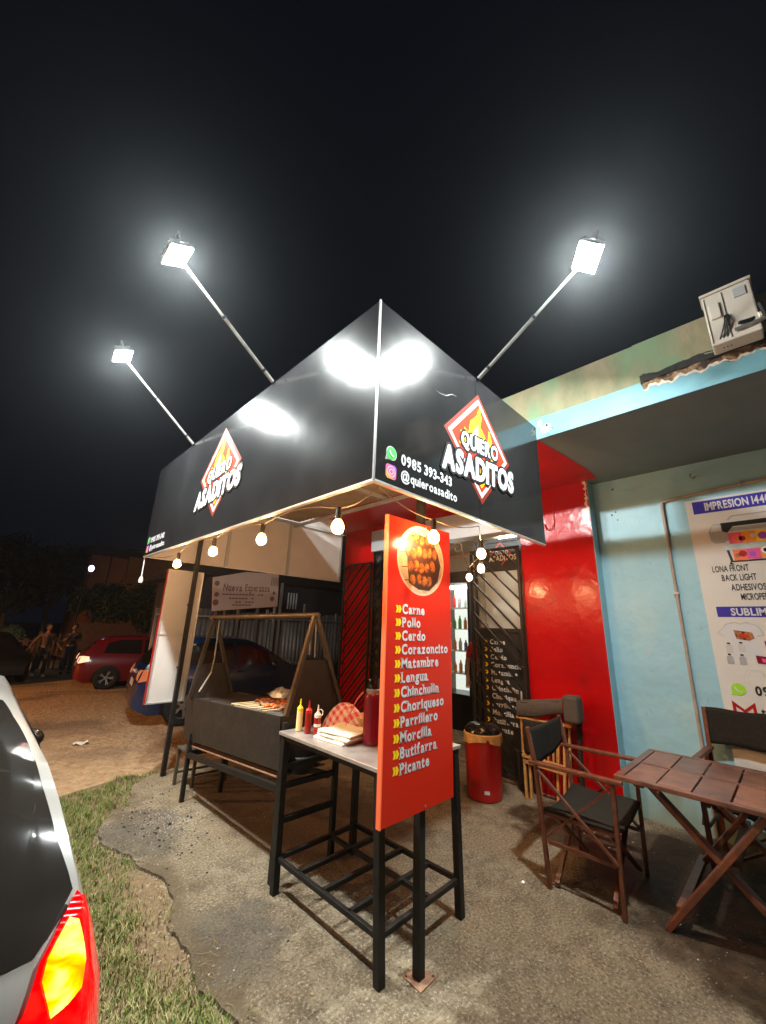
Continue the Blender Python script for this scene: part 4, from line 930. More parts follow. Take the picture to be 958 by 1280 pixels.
for i, t in enumerate(MENU):
    z = 1.832 - .0768 * i; wmax = text2d('Corazoncito', .035, .07, True)[2]; w = text2d(t, .035, .07, True)[2]
    lettering(t, (1.805, SY, z), US, VV, NS, .452 * w / wmax, .055, M_['print_white'], SB, bold=.035, serif=True, name='menu_line', lift=.002)
    for dx in (0, .022):
        flat([(1.748 + dx, z + .004), (1.764 + dx, z + .004), (1.776 + dx, z + .025), (1.764 + dx, z + .046), (1.748 + dx, z + .046), (1.756 + dx, z + .025)], OS, US, VV, NS, .002, 'bullet', M_['yellow'], SB)

# serving table
TB = thing('serving_table', 'tall black steel serving table with a worn metal top and barred lower shelf', 'table', (2.2, 2.3, 0))
m = MB(); m.box((1.80, 1.79, .955), (2.60, 2.86, .978)); m.build('tabletop', M_['steel_top'], TB, bevel=.003)
m = MB(); m.box((1.815, 1.805, .925), (2.585, 1.84, .954)); m.box((1.815, 2.81, .925), (2.585, 2.845, .954)); m.box((1.815, 1.841, .925), (1.85, 2.809, .954)); m.box((2.55, 1.841, .925), (2.585, 2.809, .954)); m.build('top_frame', M_['black_metal'], TB)
cor = [(1.835, 1.825, 1.856, 1.802), (1.835, 2.825, 1.835, 2.79), (2.565, 1.825, 2.59, 1.815), (2.565, 2.825, 2.555, 2.82)]
for xt, yt, xb, yb_ in cor:
    m = MB(); m.bar((xt, yt, .954), (xb, yb_, 0.0), .048, .048, up=(1, 0, 0)); m.build('leg', M_['black_metal'], TB, bevel=.004)
zs = .20
for a, b in (((1.855, 1.805, zs), (1.84, 2.79, zs)), ((2.58, 1.82, zs), (2.56, 2.80, zs)), ((1.86, 1.81, zs), (2.58, 1.82, zs)), ((1.84, 2.79, zs), (2.56, 2.80, zs)), ((1.85, 2.05, zs), (2.57, 2.06, zs)), ((1.85, 2.30, zs), (2.57, 2.30, zs)), ((1.845, 2.55, zs), (2.565, 2.55, zs))):
    m = MB(); m.bar(a, b, .028, .028); m.build('shelf_bar', M_['black_metal'], TB, bevel=.002)
m = MB(); m.bar((2.3, 1.82, zs + .0), (2.3, 2.79, zs + .0), .026, .024); m.build('shelf_bar', M_['black_metal'], TB)

# charcoal grill
GR = thing('charcoal_grill', 'long black steel charcoal grill with tall triangular end frames and a top pole', 'grill', (2.1, 3.9, 0))
yn, yf = 2.93, 4.86
def gb_(y): return .68 + (.53 - .68) * (y - yn) / (yf - yn)
def gt_(y): return 1.06 + (.95 - 1.06) * (y - yn) / (yf - yn)
m = MB()
def gpl(xa, xb, dz=0): return [(xa, yn, gb_(yn)), (xa, yf, gb_(yf)), (xb, yf, gt_(yf)), (xb, yn, gt_(yn))]
for (xa, xb) in ((1.88, 1.84), (2.36, 2.42)):
    q = gpl(xa, xb); s_ = .006; m.add(q + [(p[0] + s_, p[1], p[2]) for p in q], [(0, 1, 2, 3), (7, 6, 5, 4), (0, 4, 5, 1), (1, 5, 6, 2), (2, 6, 7, 3), (3, 7, 4, 0)])
for y in (yn, yf - .006):
    m.add([(1.885, y, gb_(y)), (2.36, y, gb_(y)), (2.42, y, gt_(y)), (1.845, y, gt_(y)), (1.885, y + .006, gb_(y)), (2.36, y + .006, gb_(y)), (2.42, y + .006, gt_(y)), (1.845, y + .006, gt_(y))], [(0, 1, 2, 3), (7, 6, 5, 4), (0, 4, 5, 1), (1, 5, 6, 2), (2, 6, 7, 3), (3, 7, 4, 0)])
m.add([(1.885, yn, gb_(yn) + .01), (2.36, yn, gb_(yn) + .01), (2.36, yf, gb_(yf) + .01), (1.885, yf, gb_(yf) + .01)], [(0, 1, 2, 3)])
m.build('firebox', M_['grill_metal'], GR)
m = MB(); m.grid(lambda u, v: (1.87 + .52 * u, yn + .01 + (yf - yn - .02) * v, gt_(yn + (yf - yn) * v) - .10 + .03 * vnoise(u * 9, v * 30)), 12, 44); m.build('coals', M_['char'], GR)
m = MB(); m.box((1.9, 3.9, 0), (2.38, 4.8, .004), M=Matrix.Translation((0, 0, .957)) @ Matrix.Rotation(0, 4, 'X')); 
m = MB(); m.add([(1.85, 3.75, gt_(3.75) - .012), (2.41, 3.75, gt_(3.75) - .012), (2.41, 4.84, gt_(4.84) - .012), (1.85, 4.84, gt_(4.84) - .012)], [(0, 1, 2, 3)]); m.build('cover_sheet', M_['grill_metal'], GR, solid=.004)
grm = MB()
for k in range(24):
    y = 2.96 + k * .033; grm.tube([(1.85, y, gt_(y) + .0), (2.41, y, gt_(y) + .0)], .004, 5)
grm.build('grate', M_['galv'], GR)
for (x, y, zt) in ((1.875, 4.655, .62), (2.27, 4.655, .62), (1.875, 2.90, .72), (2.385, 2.885, .95)):
    m = MB(); m.box((x - .02, y - .02, 0), (x + .02, y + .02, zt if y > 4 else gt_(yn) - .04)); m.build('leg', M_['black_metal'], GR, bevel=.003)
for a, b, w in (((1.875, 2.92, .575), (1.875, 4.64, .42), .045), ((2.33, 2.9, .575), (2.27, 4.64, .42), .04), ((1.89, 4.655, .43), (2.26, 4.655, .43), .04), ((1.89, 2.90, .37), (2.37, 2.89, .37), .035), ((1.89, 2.90, .59), (2.37, 2.89, .59), .035), ((1.89, 2.90, .72), (2.37, 2.89, .72), .035)):
    m = MB(); m.bar(a, b, .035, w); m.build('rail', M_['black_metal'], GR)
m = MB(); m.add([(1.89, yn + .05, gb_(yn) - .05), (2.35, yn + .05, gb_(yn) - .05), (2.30, yf - .1, gb_(yf) - .04), (1.89, yf - .1, gb_(yf) - .04)], [(0, 1, 2, 3)]); m.build('ash_tray', M_['rust'], GR, solid=.01)
AF, AN = V3((1.95, 4.66, 1.79)), V3((2.115, 2.94, 1.83))
m = MB(); m.tube([AF + V3((-.0, .12, .0)), AN + V3((0, -.03, 0))], .024, 12); m.build('top_pole', M_['beam_metal'], GR)
for ap, (xa, xb), y, zb in ((AF, (1.80, 2.26), 4.66, .97), (AN, (1.90, 2.46), 2.945, 1.05)):
    for x in (xa, xb): m = MB(); m.bar((x, y, zb), (ap.x + (-.012 if x == xa else .012), y, ap.z - .01), .034, .034, up=(0, 1, 0)); m.build('frame_tube', M_['beam_metal'] if y < 4 else M_['grill_metal'], GR)
    t = .55; pl = MB(); zc_ = 1.46 if y < 4 else 1.30
    def xat(x0, z): return x0 + (ap.x - x0) * (z - zb) / (ap.z - zb)
    pl.add([(xat(xa, zb) + .01, y, zb - .02), (xat(xb, zb) - .01, y, zb - .02), (xat(xb, zc_) - .01, y, zc_), (xat(xa, zc_) + .01, y, zc_)], [(0, 1, 2, 3)]); pl.build('end_plate', M_['grill_metal'], GR, solid=.004)
    for k in (.35, .5, .65):
        pass
m = MB(); m.tube([(1.985, 4.62, 1.76), (1.99, 4.62, 1.35), (1.97, 4.61, 1.22)], .007, 6); m.build('chain', M_['galv'], GR)
m = MB(); m.tube([(1.97, 4.60, 1.22), (1.86, 4.58, 1.03)], .009, 6); m.build('crank', M_['galv'], GR)
m = MB(); m.tube([(2.10, 2.98, 1.80), (2.11, 2.99, 1.50)], .006, 6); m.tube([(2.15, 2.98, 1.80), (2.17, 2.99, 1.48)], .006, 6); m.build('chain', M_['galv'], GR)

# skewers of meat on the grill
sk_r = random.Random(12)
sk0 = None
SKL = ['skewer with the thickest row of dark meat at the near end of the grill']
labels_sk = ['meat skewer at the outer near edge of the grill', 'meat skewer lying second from the near end of the grill', 'meat skewer with glossy orange sausage on the grill', 'browned meat skewer in the middle of the row on the grill',
             'meat skewer just left of the orange sausages on the grill', 'dark charred skewer beside the foil parcel', 'skewer with short dark meat under the foil parcel', 'leftmost skewer with a long bare stick on the grill']
for k in range(8):
    y = 3.02 + .082 * k
    sk = thing('meat_skewer', labels_sk[k], 'skewer', (1.9, y, gt_(y)), 'meat skewers lying on the charcoal grill')
    m = MB(); dy = sk_r.uniform(.04, .12); zz = gt_(y) + .030
    m.tube([(1.80 - sk_r.uniform(0, .03), y + dy, zz - .004), (2.38, y - .02, zz + .006)], .0042, 5); m.build('stick', M_['stick'], sk)
    x0 = 1.93 + (.10 if k > 4 else 0) + sk_r.uniform(-.02, .03)
    for q in range(8):
        x = x0 + .046 * q
        if x > 2.36: break
        yy_ = y + dy * (1 - (x - 1.8) / .58) - .01; m = MB(); r_ = sk_r.uniform(.021, .029)
        m.ball((x, yy_, zz + .003), r_, 10, (1.15, .95, .85)); m.build('meat_piece', M_['meat'] if (k, q % 3) not in ((1, 0), (2, 0), (0, 1), (2, 1)) else M_['sausage'] if 'sausage' in M_ else M_['meat'], sk)
fo = MB(); fr_ = random.Random(6)
fo.grid(lambda u, v: (2.16 + .22 * u + .02 * sin(v * 9), 3.42 + .36 * v, gt_(3.6) + .055 + .075 * sin(pi * u) * sin(pi * v) + .02 * vnoise(u * 7, v * 11)), 14, 18, False)
tag(fo.build('foil_parcel', M_['foil']), 'crumpled silver foil parcel lying behind the skewers on the grill', 'foil')
ut = thing('grill_utensils', 'bunch of steel tongs and knives standing at the back of the grill', 'utensils', (2.4, 3.2, 1.05))
for k, (x, y, l, a, mt) in enumerate(((2.36, 3.10, .24, .05, 'stick'), (2.36, 3.17, .20, -.06, 'galv'), (2.38, 3.25, .26, .02, 'galv'), (2.35, 3.33, .17, .1, 'black_metal'), (2.38, 3.04, .2, -.03, 'stick'), (2.38, 3.41, .24, -.04, 'black_metal'))):
    m = MB(); m.bar((x, y, 1.04), (x + .02, y + a, 1.04 + l), .020, .006, up=(0, 1, 0)); m.build('utensil', M_[mt], ut)

# small stool or crate under the far end of the grill
st = thing('low_stool', 'small wooden stool standing under the far end of the charcoal grill', 'stool', (2.2, 5.05, 0))
for x, y in ((1.97, 5.16), (2.08, 4.95), (2.52, 5.14), (2.44, 4.93)): m = MB(); m.box((x - .015, y - .015, 0), (x + .015, y + .015, .36)); m.build('leg', M_['beam_metal'], st)
m = MB(); m.box((1.95, 4.92, .36), (2.53, 5.18, .385)); m.build('seat', M_['fabric_brown'], st, bevel=.004)
for a, b in (((1.97, 5.16, .12), (2.52, 5.14, .12)), ((2.08, 4.95, .12), (2.44, 4.93, .12))): m = MB(); m.bar(a, b, .02); m.build('stretcher', M_['beam_metal'], st)
ba = MB(); ba.lathe([(.0001, .0), (.09, .005), (.13, .06), (.15, .13), (.14, .14), (.12, .07), (.0001, .03)], (2.12, 3.02, .565 + .045), 18); tag(ba.build('metal_bowl', M_['grill_metal']), 'dark metal bowl on the side rails at the near end of the grill', 'bowl')

# squeeze bottles on the serving table
ZT = .979
def bottle(label, x, y, body, cap, h=.145, r=.024, loop=False):
    b = thing('squeeze_bottle', label, 'bottle', (x, y, ZT), 'squeeze bottles on the serving table')
    m = MB(); m.lathe([(.0001, 0), (r * .95, .001), (r, .008), (r, h * .55), (r * .97, h * .62), (r, h * .70), (r, h), (r * .8, h + .006)], (x, y, ZT), 20); m.build('body', M_[body], b)
    m = MB(); m.lathe([(r * 1.0, h + .002), (r * 1.0, h + .022), (r * .6, h + .034), (r * .28, h + .045), (r * .18, h + .085), (.0001, h + .087)], (x, y, ZT), 18); m.build('nozzle_cap', M_[cap], b)
    if loop: m = MB(); m.tube([(x, y, ZT + h + .05), (x + .01, y - .02, ZT + h + .058), (x + .018, y - .034, ZT + h + .045), (x + .016, y - .033, ZT + h + .022), (x + .008, y - .018, ZT + h + .015)], .004, 6); m.build('cap_loop', M_[cap], b)
    return b
bottle('pale yellow mustard squeeze bottle with yellow nozzle', 1.915, 2.775, 'sauce_y', 'cap_y', .135, .023)
bottle('dark red sauce squeeze bottle with red nozzle', 1.925, 2.675, 'sauce_r', 'cap_r', .135, .024)
bb_ = bottle('sauce bottle with a white cap and ring loop', 1.935, 2.575, 'sauce_r', 'cap_w', .12, .025, True)
m = MB(); m.lathe([(.0262, .062), (.0262, .082)], (1.935, 2.575, ZT), 18); m.build('label_band', M_['cap_w'], bb_)
# checkered cloth bundle with a bread basket
ck = thing('cloth_bundle', 'red and white checkered cloth bundle over a bread basket on the serving table', 'cloth', (2.27, 2.6, ZT))
def clothf(u, v):
    a = u * 2 * pi; rr = v
    hh = (1 - rr ** 2.2) * .165 + .012 * sin(a * 5 + rr * 3) * rr + .010 * vnoise(u * 14, v * 6)
    x = 2.27 + .15 * rr * cos(a) * (1 + .10 * sin(a * 3)); y = 2.66 + .22 * rr * sin(a) * (1 + .09 * cos(a * 4)); return (x, y, ZT + .003 + max(hh, .002))
m = MB(); m.grid(clothf, 48, 14); m.build('cloth', M_['checker'], ck)
m = MB(); m.lathe([(.0001, .002), (.10, .002), (.125, .10), (.118, .10), (.095, .01), (.0001, .01)], (2.36, 2.48, ZT), 16); m.build('basket', M_['stick'], ck)
# napkins
nr = random.Random(8)
for k in range(3):
    m = MB(); ox, oy, a = nr.uniform(-.012, .012), nr.uniform(-.015, .015), nr.uniform(-.12, .12) + .15
    Mt = Matrix.Translation((2.04 + ox, 2.40 + oy, ZT + .001 + k * .024)) @ Matrix.Rotation(a, 4, 'Z')
    n = 10
    m.grid(lambda u, v: Mt @ V3(((u - .5) * .26, (v - .5) * .30, .016 + .006 * sin(u * 6 + k) * v + .004 * sin(v * 9) - (.006 if v > .9 or v < .1 or u > .9 or u < .1 else 0))), n, n)
    vs = len(m.v)
    m.grid(lambda u, v: Mt @ V3(((u - .5) * .26, (v - .5) * .30, .001)), 1, 1, False)
    b = [(0, j) for j in range(n)]
    for (i0, j0, i1, j1) in [(0, j, 0, j + 1) for j in range(n)] + [(n, j, n, j + 1) for j in range(n)] + [(i, 0, i + 1, 0) for i in range(n)] + [(i, n, i + 1, n) for i in range(n)]:
        p, q = m.v[i0 * (n + 1) + j0], m.v[i1 * (n + 1) + j1]
        pl = V3(p); ql = V3(q); m.add([p, q, (q[0], q[1], ZT + .002 + k * .024), (p[0], p[1], ZT + .002 + k * .024)], [(0, 1, 2, 3)])
    lab = ['lowest folded cream napkin of the stack on the serving table', 'middle folded cream napkin of the stack beside the thermos', 'topmost folded cream napkin of the stack beside the thermos'][k]
    tag(m.build('napkin', M_['napkin']), lab, 'napkin', 'folded napkins stacked on the serving table')
# thermos
th = thing('thermos', 'tall dark red thermos jug with black lid and strap behind the menu board', 'thermos', (2.115, 2.185, ZT))
m = MB(); m.lathe([(.0001, 0), (.062, .001), (.066, .008), (.066, .03), (.064, .035), (.064, .29), (.058, .315), (.048, .325)], (2.115, 2.185, ZT), 28); m.build('body', M_['thermos'], th)
m = MB(); m.lathe([(.05, .322), (.052, .345), (.044, .35)], (2.115, 2.185, ZT), 24); m.build('neck_ring', M_['galv'], th)
m = MB(); m.lathe([(.042, .345), (.042, .40), (.036, .415), (.0001, .417)], (2.115, 2.185, ZT), 24); m.build('lid', M_['glossblack'], th)
m = MB(); m.grid(lambda u, v: (2.055 - .02 * u - .03 * sin(u * 2), 2.22 + .12 * u ** 1.3, ZT + .315 - .22 * u ** 1.6 + .018 * v), 10, 2); m.build('strap', M_['strap'], th, solid=.003)

# rubbish bin
BN = thing('rubbish_bin', 'red round rubbish bin with black lid and yellowish liner by the gate', 'bin', (4.38, 2.72, 0))
bc = (4.38, 2.715, 0)
m = MB(); m.lathe([(.0001, .01), (.17, .0), (.185, .012), (.19, .04), (.198, .35), (.205, .60), (.205, .62)], bc, 36); m.build('body', M_['bin_red'], BN)
m = MB(); brr = random.Random(1)
m.grid(lambda u, v: (bc[0] + (.212 + .012 * sin(u * 2 * pi * 9) * v + .008 * sin(u * 37)) * cos(u * 2 * pi) * (1 + .0 * v), bc[1] + (.212 + .010 * sin(u * 2 * pi * 11) * v) * sin(u * 2 * pi), .635 - .075 * v * (1 + .25 * sin(u * 2 * pi * 3))), 72, 4)
m.grid(lambda u, v: (bc[0] + (.213 - .03 * v) * cos(u * 2 * pi), bc[1] + (.213 - .03 * v) * sin(u * 2 * pi), .635 + .012 * sin(v * pi)), 72, 3); m.build('liner_bag', M_['bag'], BN)
m = MB(); m.lathe([(.185, .625), (.20, .64), (.195, .675), (.16, .715), (.08, .735), (.0001, .74)], bc, 36); m.build('lid', M_['glossblack'], BN)
m = MB(); m.grid(lambda u, v: (bc[0] - .1935 * cos(.55 + .28 * u) * 1.012, bc[1] - .1935 * sin(.55 + .28 * u) * 1.012, .085 + .035 * v), 4, 1); m.build('label', M_['print_white'], BN)

# shovel leaning by the gate
SH = thing('shovel', 'metal shovel with D shaped handle leaning upright beside the gate', 'shovel', (4.9, 2.5, 0))
m = MB(); m.tube([(4.86, 2.49, .40), (4.93, 2.49, 1.05)], .014, 8); m.build('shaft', M_['galv'], SH)
m = MB(); m.tube([(4.93, 2.49, 1.04), (4.932, 2.545, 1.10), (4.94, 2.55, 1.21), (4.94, 2.43, 1.21), (4.932, 2.435, 1.10), (4.93, 2.49, 1.04)], .010, 7); m.build('handle', M_['black_metal'], SH)
m = MB(); m.grid(lambda u, v: (4.83 + .025 * v + .03 * (2 * u - 1) ** 2, 2.49 + (.10 - .035 * (1 - v) ** 2) * (2 * u - 1), .02 + .40 * v), 8, 8); m.build('blade', M_['grill_metal'], SH, solid=.004)

# ================================================================== CHAIRS AND TABLE
def chair_model(root, wood, cloth, back_z=1.08, sag=.03, drop=False):
    """folding armed chair: width along x (+-.36), back at +y, arms along y; depth .50"""
    W2 = .355
    for s in (-1, 1):
        x = W2 * s
        for (yb, yt) in ((-.235, -.25), (.235, .285)):
            m = MB(); m.bar((x, yb, 0), (x, yt, .765), .026, .036, up=(1, 0, 0)); m.build('leg', wood, root, bevel=.003)
        m = MB(); m.box((x - .027, -.31, .766), (x + .027, .33, .792)); m.build('armrest', wood, root, bevel=.006)
        for a, b, o_ in (((-.245, .74), (.245, .30), .020), ((.26, .74), (-.235, .30), -.020)):
            m = MB(); m.bar((x + o_, a[0], a[1]), (x + o_, b[0], b[1]), .014, .028, up=(1, 0, 0)); m.build('cross_brace', wood, root)
        m = MB(); m.bar((x, -.22, .285), (x, .225, .285), .015, .026); m.build('side_rail', wood, root, bevel=.002)
        m = MB(); m.bar((x - .03 * s, -.26, .455), (x - .03 * s, .26, .455), .024, .034); m.build('seat_rail', wood, root, bevel=.002)
        m = MB(); m.bar((x, .285, .765), (x, .33, back_z), .024, .034, up=(1, 0, 0)); m.build('back_post', wood, root, bevel=.003)
    for y in (-.185, .185):
        for s in (-1, 1):
            m = MB(); m.bar((-W2 * s + .035 * s, y + .013 * s, .03), (W2 * s - .045 * s, y + .013 * s, .44), .018, .034, up=(0, 1, 0)); m.build('folding_leg', wood, root, bevel=.002)
    m = MB(); m.grid(lambda u, v: ((u - .5) * .68, (v - .5) * .50, .478 - sag * 1.1 * (1 - (2 * u - 1) ** 2) - .008 * sin(v * 8) * sin(u * 5)), 18, 10); m.build('seat_fabric', cloth, root, solid=.022)
    if drop:   # back fabric slack, slipped down between the posts
        m = MB(); m.grid(lambda u, v: ((u - .5) * .70, .315 + .05 * sin(pi * u), back_z - .005 - .21 * v - (.10 * (1 - abs(2 * u - 1) ** 1.6)) * (.35 + .65 * v) + .01 * sin(u * 14) * v), 24, 8)
    else:
        m = MB(); m.grid(lambda u, v: ((u - .5) * .735, .30 + .022 * (1 - v) + .045 * sin(pi * u), back_z - .30 * v + .006 * sin(u * 12 + v * 5)), 24, 8)
    m.build('back_fabric', cloth, root, solid=.010)
NC = thing('folding_armchair', 'dark brown wooden folding armchair with black seat standing beside the slatted table', 'chair', group='brown folding armchairs')
chair_model(NC, M_['wood_dark'], M_['fabric'], 1.02, .028, True)
move(NC, (3.69, 1.335, 0), radians(3))
FC = thing('folding_armchair', 'brown folding armchair with wide black quilted backrest standing against the blue wall', 'chair', group='brown folding armchairs')
chair_model(FC, M_['wood_dark'], M_['fabric'], 1.12, .03, False)
move(FC, (4.74, .40, 0), radians(-93))

# folded chair of pale wood leaning at the red wall
FD = thing('folded_chair', 'folded pale wooden chair with black cloth draped over it leaning on the red wall', 'chair', (4.75, 2.1, 0))
wl = M_['wood_light']
for (yb, yt, x) in ((2.385, 2.42, 4.70), (2.345, 2.37, 4.735), (1.98, 1.93, 4.70), (1.94, 1.89, 4.735), (2.25, 2.30, 4.76), (2.07, 2.03, 4.76)):
    m = MB(); m.bar((x, yb, 0), (x + .05, yt, .79), .024, .032, up=(1, 0, 0)); m.build('leg', wl, FD, bevel=.003)
m = MB(); m.box((4.70, 1.84, .785), (4.80, 2.465, .812)); m.build('armrest', wl, FD, bevel=.005)
m = MB(); m.box((4.80, 1.86, .765), (4.86, 2.43, .79)); m.build('armrest', wl, FD, bevel=.005)
for z, x in ((.40, 4.70), (.34, 4.715)):
    m = MB(); m.bar((x, 2.41, z + .02), (x, 1.94, z), .024, .034); m.build('cross_rail', wl, FD, bevel=.002)
for k in range(6):
    y = 2.30 - .055 * k
    m = MB(); m.bar((4.745, y, .38), (4.76, y - .012, .60), .012, .03, up=(1, 0, 0)); m.build('seat_slat', wl, FD)
m = MB(); m.grid(lambda u, v: (4.69 - .018 * sin(pi * v) + .012 * sin(u * 9), 2.44 - .53 * u, (.955 + .085 * u) - (.14 + .015 * sin(u * 5)) * v), 22, 8)
m.grid(lambda u, v: (4.69 + .17 * v, 2.44 - .53 * u, .955 + .085 * u + .015 * sin(pi * v)), 22, 4)
m.build('draped_cloth', M_['fabric_brown'], FD, solid=.012)
m = MB(); m.grid(lambda u, v: (4.67 - .01 * sin(v * 5), 2.36 - .30 * u, .80 - v * (.36 - .42 * max(0, u - .12)) * (1 if u > .05 else .9) + .0 * u), 14, 10); m.build('hanging_cloth', M_['fabric'], FD, solid=.008)
m = MB(); m.box((4.64, 1.735, .84), (4.82, 1.895, 1.105)); m.build('rolled_backrest', M_['fabric_brown'], FD, bevel=.03, seg=3)
m = MB(); m.bar((4.80, 1.80, .84), (4.82, 1.83, .10), .05, .03); m.build('strap', M_['fabric'], FD)

# slatted dining table
DT = thing('dining_table', 'dark brown wooden folding table with block planked top and crossed legs', 'table', (3.95, .4, 0))
x0, x1, y0, y1, zt = 3.435, 4.45, -.35, 1.085, .80
for a, b in (((x0, y0, zt - .028), (x0 + .05, y1, zt)), ((x1 - .05, y0, zt - .028), (x1, y1, zt)), ((x0 + .052, y1 - .05, zt - .028), (x1 - .052, y1, zt)), ((x0 + .052, y0, zt - .028), (x1 - .052, y0 + .05, zt)), (((x0 + x1) / 2 - .014, y0 + .052, zt - .028), ((x0 + x1) / 2 + .014, y1 - .052, zt - .001))):
    m = MB(); m.box(a, b); m.build('table_rail', M_['wood_top'], DT, bevel=.004)
tones = [M_['wood_top'], M_['wood_top2'], mat('wood_top3', (.24, .085, .045), .30, col2=(.12, .045, .027), scale=9, bump=.002, bscale=30)]
rt = random.Random(21); yy = y1 - .056; k = 0
while yy > y0 + .2:
    for (xa, xb, of) in ((x0 + .055, (x0 + x1) / 2 - .018, 0), ((x0 + x1) / 2 + .018, x1 - .055, 1)):
        m = MB(); dz = rt.uniform(-.004, .001); m.box((xa, yy - .183, zt - .022 + dz), (xb, yy, zt - .001 + dz)); m.build('plank', tones[rt.choice((0, 0, 1, 2))], DT, bevel=.004)
    yy -= .194; k += 1
for (y_) in ((.95), (.45), (-.05)): m = MB(); m.box((x0 + .06, y_ - .03, zt - .055), (x1 - .06, y_ + .03, zt - .030)); m.build('under_rail', M_['wood_dark'], DT)
for xx, o_ in ((3.50, 0), (3.56, 1), (4.33, 0), (4.39, 1)):
    m = MB()
    if o_ == 0: m.bar((xx, .88, 0.0), (xx, .30, .765), .035, .085, up=(0, 1, 0) if False else (1, 0, 0))
    else: m.bar((xx, .13, 0.0), (xx, .90, .765), .035, .075, up=(1, 0, 0))
    m.build('crossed_leg', M_['wood_dark'], DT, bevel=.005)
for (y_, z_) in ((.80, .12), (.19, .12), (.50, .44)): m = MB(); m.bar((3.50, y_, z_), (4.39, y_, z_), .05, .035); m.build('stretcher', M_['wood_dark'], DT, bevel=.003)

# ================================================================== VEHICLES
def catmull(pts, n=8):
    out = []
    for i in range(len(pts) - 1):
        p0 = pts[max(i - 1, 0)]; p1 = pts[i]; p2 = pts[i + 1]; p3 = pts[min(i + 2, len(pts) - 1)]
        for k in range(n):
            t = k / n; dx = p2[0] - p1[0]
            m1 = (p2[1] - p0[1]) / max(p2[0] - p0[0], 1e-6) * dx; m2 = (p3[1] - p1[1]) / max(p3[0] - p1[0], 1e-6) * dx
            h00, h10, h01, h11 = 2 * t ** 3 - 3 * t * t + 1, t ** 3 - 2 * t * t + t, -2 * t ** 3 + 3 * t * t, t ** 3 - t * t
            out.append((p1[0] + dx * t, h00 * p1[1] + h10 * m1 + h01 * p2[1] + h11 * m2))
    out.append(pts[-1]); return out
def lin(tab, x):
    if x <= tab[0][0]: return tab[0][1]
    for (a, b), (c, d) in zip(tab[:-1], tab[1:]):
        if x <= c: return b + (d - b) * (x - a) / (c - a)
    return tab[-1][1]
HWTAB = [(.15, .78), (.3, .83), (.5, .86), (.72, .855), (.88, .825), (1.0, .78), (1.13, .725), (1.33, .64), (1.45, .56), (1.6, .48)]
def car_body_mesh(prof, hwtab=HWTAB, tap=None, zb=.2, nd=8, crown=.035):
    st = catmull(prof, nd); Lc = prof[-1][0]
    tap = tap or [(0, .84), (.04, .90), (.10, .95), (.2, .985), (.35, 1), (Lc - .6, 1), (Lc - .3, .95), (Lc - .1, .86), (Lc, .74)]
    K = 14; C = 10; rows = []
    for x, zt_ in st:
        tp = lin(tap, x); zbb = zb + .12 * max(0, 1 - x / .25) + .10 * max(0, 1 - (Lc - x) / .25); zbb = min(zbb, zt_ - .05)
        side = []
        for j in range(K + 1):
            f = 1 - (1 - j / K) ** 1.25; z = zbb + (zt_ - zbb) * f; side.append((x, lin(hwtab, z) * tp, z))
        # rounded shoulder towards the top surface
        w = side[-1][1]; top = [(x, w * (1 - c / C), zt_ + crown * (1 - (1 - c / C) ** 2.0)) for c in range(1, C)]
        half = side + top
        row = half + [(x, 0, zt_ + crown)] + [(a, -b, c) for a, b, c in reversed(half)]
        rows.append(row)
    m = MB(); n = len(rows[0]); m.v = [p for r in rows for p in r]
    for i in range(len(rows) - 1):
        for j in range(n - 1): m.f.append((i * n + j, (i + 1) * n + j, (i + 1) * n + j + 1, i * n + j + 1)); m.sm.append(True)
        m.f.append((i * n + n - 1, (i + 1) * n + n - 1, (i + 1) * n, i * n)); m.sm.append(False)
    m.f.append(tuple(range(n))); m.f.append(tuple((len(rows) - 1) * n + j for j in reversed(range(n)))); m.sm += [False, False]
    return m
from mathutils.bvhtree import BVHTree
def bvh_of(mb): return BVHTree.FromPolygons([V3(p) for p in mb.v], mb.f)
def decal(bv, poly, direction, off, name, mt, parent, cuts=3, thick=0):
    """lay a panel with the given outline on the body, 'off' proud of it"""
    bm = bmesh.new(); vs = [bm.verts.new(p) for p in poly]; bm.faces.new(vs)
    bmesh.ops.triangulate(bm, faces=bm.faces)
    for _ in range(cuts): bmesh.ops.subdivide_edges(bm, edges=bm.edges[:], cuts=1, use_grid_fill=True)
    d = V3(direction).normalized() if direction else None
    for v in bm.verts:
        h = bv.ray_cast(v.co - d * 1.5, d) if d else bv.find_nearest(v.co)
        if h[0] is None: h = bv.find_nearest(v.co)
        n = h[1]; out = (v.co - V3((2, 0, .6)))
        if d: n = -n if n.dot(d) > 0 else n
        elif n.dot(out) < 0: n = -n
        v.co = h[0] + n * off
    me = bpy.data.meshes.new(name); bm.to_mesh(me); bm.free()
    me.polygons.foreach_set("use_smooth", [True] * len(me.polygons)); me.materials.append(mt)
    o = bpy.data.objects.new(name, me); COL.objects.link(o); o.parent = parent
    if thick: md = o.modifiers.new("s", 'SOLIDIFY'); md.thickness = thick; md.offset = 1
    return o
